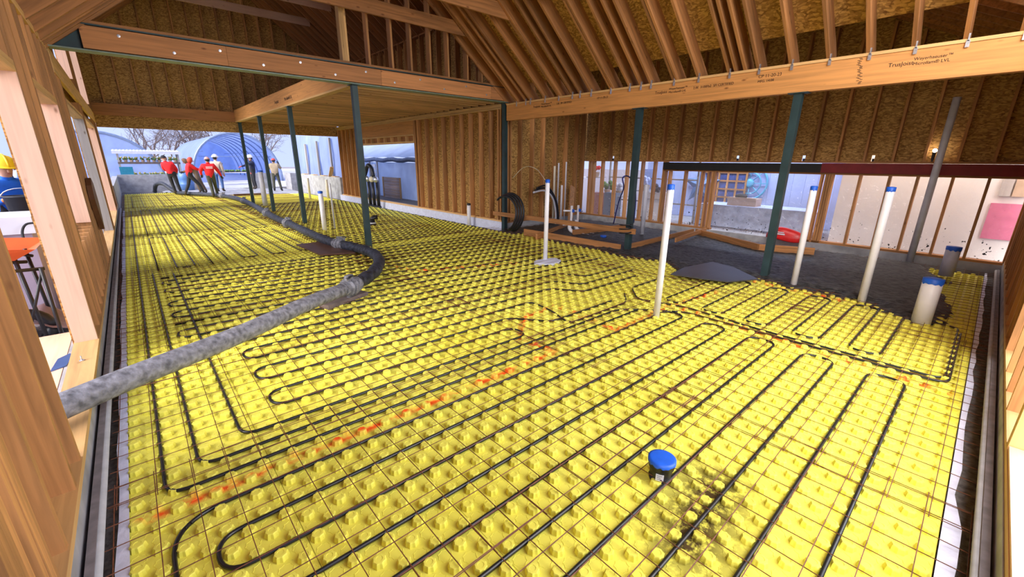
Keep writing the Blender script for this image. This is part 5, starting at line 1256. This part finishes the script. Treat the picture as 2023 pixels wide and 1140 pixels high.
person(383, 387, AW(383, 387)-1.35, 'worker in a red hoodie and red cap, striding sideways with both arms out', RED, DARK, BLACK, 'hood', plain('rust_red_hat', (.55, .06, .03), .7), dict(che=(0, .05, 1.29), nba=(0, .08, 1.43), nec=(0, .11, 1.49), hea=(0, .15, 1.57), top=(0, .17, 1.66), shL=(-.19, .05, 1.38), shR=(.19, .05, 1.38), elL=(-.2, .28, 1.22), wrL=(-.1, .5, 1.20), elR=(.2, .28, 1.2), wrR=(.1, .5, 1.16), knL=(-.1, -.1, .5), anL=(-.1, -.3, .09), toL=(-.11, -.13, .035), knR=(.11, .28, .52), anR=(.12, .42, .09), toR=(.13, .6, .035)), 1.0)
person(397, 383, AW(397, 383)+1.5, 'worker in a brown hooded jacket bending forward, facing the two in red', BROWN, plain('brown_trousers', (.16, .11, .075), .85), BLACK, 'hood', BROWN, dict(wai=(0, .05, 1.10), che=(0, .16, 1.27), nba=(0, .25, 1.38), nec=(0, .3, 1.43), hea=(0, .36, 1.49), top=(0, .41, 1.56), shL=(-.19, .17, 1.35), shR=(.19, .17, 1.35), elL=(-.22, .3, 1.1), wrL=(-.12, .5, 1.05), elR=(.22, .3, 1.1), wrR=(.12, .5, 1.02), knL=(-.11, .05, .5), knR=(.11, -.1, .5), anR=(.12, -.25, .09), toR=(.13, -.08, .035)), 1.02)
w4p = person(424, 391, AW(424, 391)+.1, 'worker in a red hoodie with white back print and a pink cap, back turned', RED, OLIVE, BLACK, 'cap', plain('pink_cap', (.70, .34, .32), .7), dict(shL=(-.21, 0, 1.38), elL=(-.32, .02, 1.18), wrL=(-.3, .16, 1.0), elR=(.33, .04, 1.15), wrR=(.42, .15, .95), hiL=(-.08, 0, .9), knL=(-.03, .05, .5), anL=(-.02, 0, .09), toL=(-.03, .17, .035), knR=(.13, .15, .52), anR=(.16, .2, .1), toR=(.2, .35, .04)), 1.0)
pr = [boxvf(-.12, .12, -.186, -.178, 1.335-.035*i, 1.355-.035*i) for i in range(3)]; mesh('back_print', merge(pr), LABELW, w4p)
person(437, 379, AW(437, 379)-.4, 'worker in a cream jacket and blue jeans mostly behind the one with back print', plain('cream_jacket', (.55, .44, .36), .85), plain('blue_jeans', (.06, .13, .32), .8), SKIN, 'helmet', SHOPW, None, 1.05)
person(505, 374, AW(505, 374)+1.9, 'worker in a navy jacket and white helmet pointing to the left', NAVY, DARK, plain('red_glove', (.6, .08, .06), .7), 'helmet', SHOPW, dict(elL=(-.2, .28, 1.30), wrL=(-.18, .55, 1.22), elR=(.24, -.02, 1.12), wrR=(.2, .12, .9)), 1.05)
person(549, 378, AW(549, 378)-.1, 'worker in a tan jacket and red cap standing with back turned, hands raised', TAN, OLIVE, BLACK, 'cap', plain('scarlet_cap', (.65, .07, .06), .7), dict(elL=(-.28, .16, 1.2), wrL=(-.14, .3, 1.38), elR=(.30, .14, 1.22), wrR=(.2, .26, 1.46), knL=(-.13, .03, .5), anL=(-.15, 0, .09), toL=(-.17, .17, .035), knR=(.14, .03, .5), anR=(.2, 0, .09), toR=(.23, .16, .035)), .98, boots=BLACK)
person(458, 366, AW(458, 366)-1.5, 'person in a grey coat bending over the potting table', plain('grey_coat', (.2, .2, .22), .85), NAVY, SKIN, 'hood', plain('grey_hood', (.24, .22, .22), .85), dict(wai=(0, .08, 1.08), che=(0, .24, 1.2), nba=(0, .36, 1.27), nec=(0, .42, 1.3), hea=(0, .5, 1.34), top=(0, .57, 1.38), shL=(-.19, .26, 1.22), shR=(.19, .26, 1.22), elL=(-.2, .42, 1.0), wrL=(-.12, .6, .92), elR=(.2, .42, 1.0), wrR=(.12, .6, .92)), 1.0, loc=(4.3, 35.3, -.03))
hm = at(8, 305, 1, 9.6)
ph = person(0, 0, -2.75, 'man in a blue sweatshirt and yellow hard hat holding a bucket in the yard', BLUEH, DARK, GLOVE, 'helmet', HAT, dict(che=(0, .06, 1.29), nba=(0, .1, 1.43), nec=(0, .13, 1.49), hea=(0, .17, 1.57), top=(0, .17, 1.66), shL=(-.21, .06, 1.38), shR=(.21, .06, 1.38), elL=(-.30, .16, 1.10), wrL=(-.17, .38, 1.17), elR=(.30, .16, 1.1), wrR=(.17, .38, 1.17)), 1.02, loc=(hm.x-.08, 9.6, -.06))
bk = empty('bucket', (0, 0, 0), 'dark grey bucket held by the man in the yellow hard hat', 'bucket'); f0 = Vector((-math.sin(-2.75), math.cos(-2.75), 0)); bk.location = Vector(ph.location)+f0*.50+Vector((0, 0, .90))
mesh('pail', lathevf([(.17, 0), (.2, .34), (.215, .345), (.215, .36), (.19, .36), (.165, .02)], 20), plain('grey_bucket', (.03, .035, .05), .5), bk, True)
tube('bail', [(.21*math.cos(a), .0, .34+.12*math.sin(a)) for a in [PI*i/10 for i in range(11)]], .008, GALV, bk, 6)
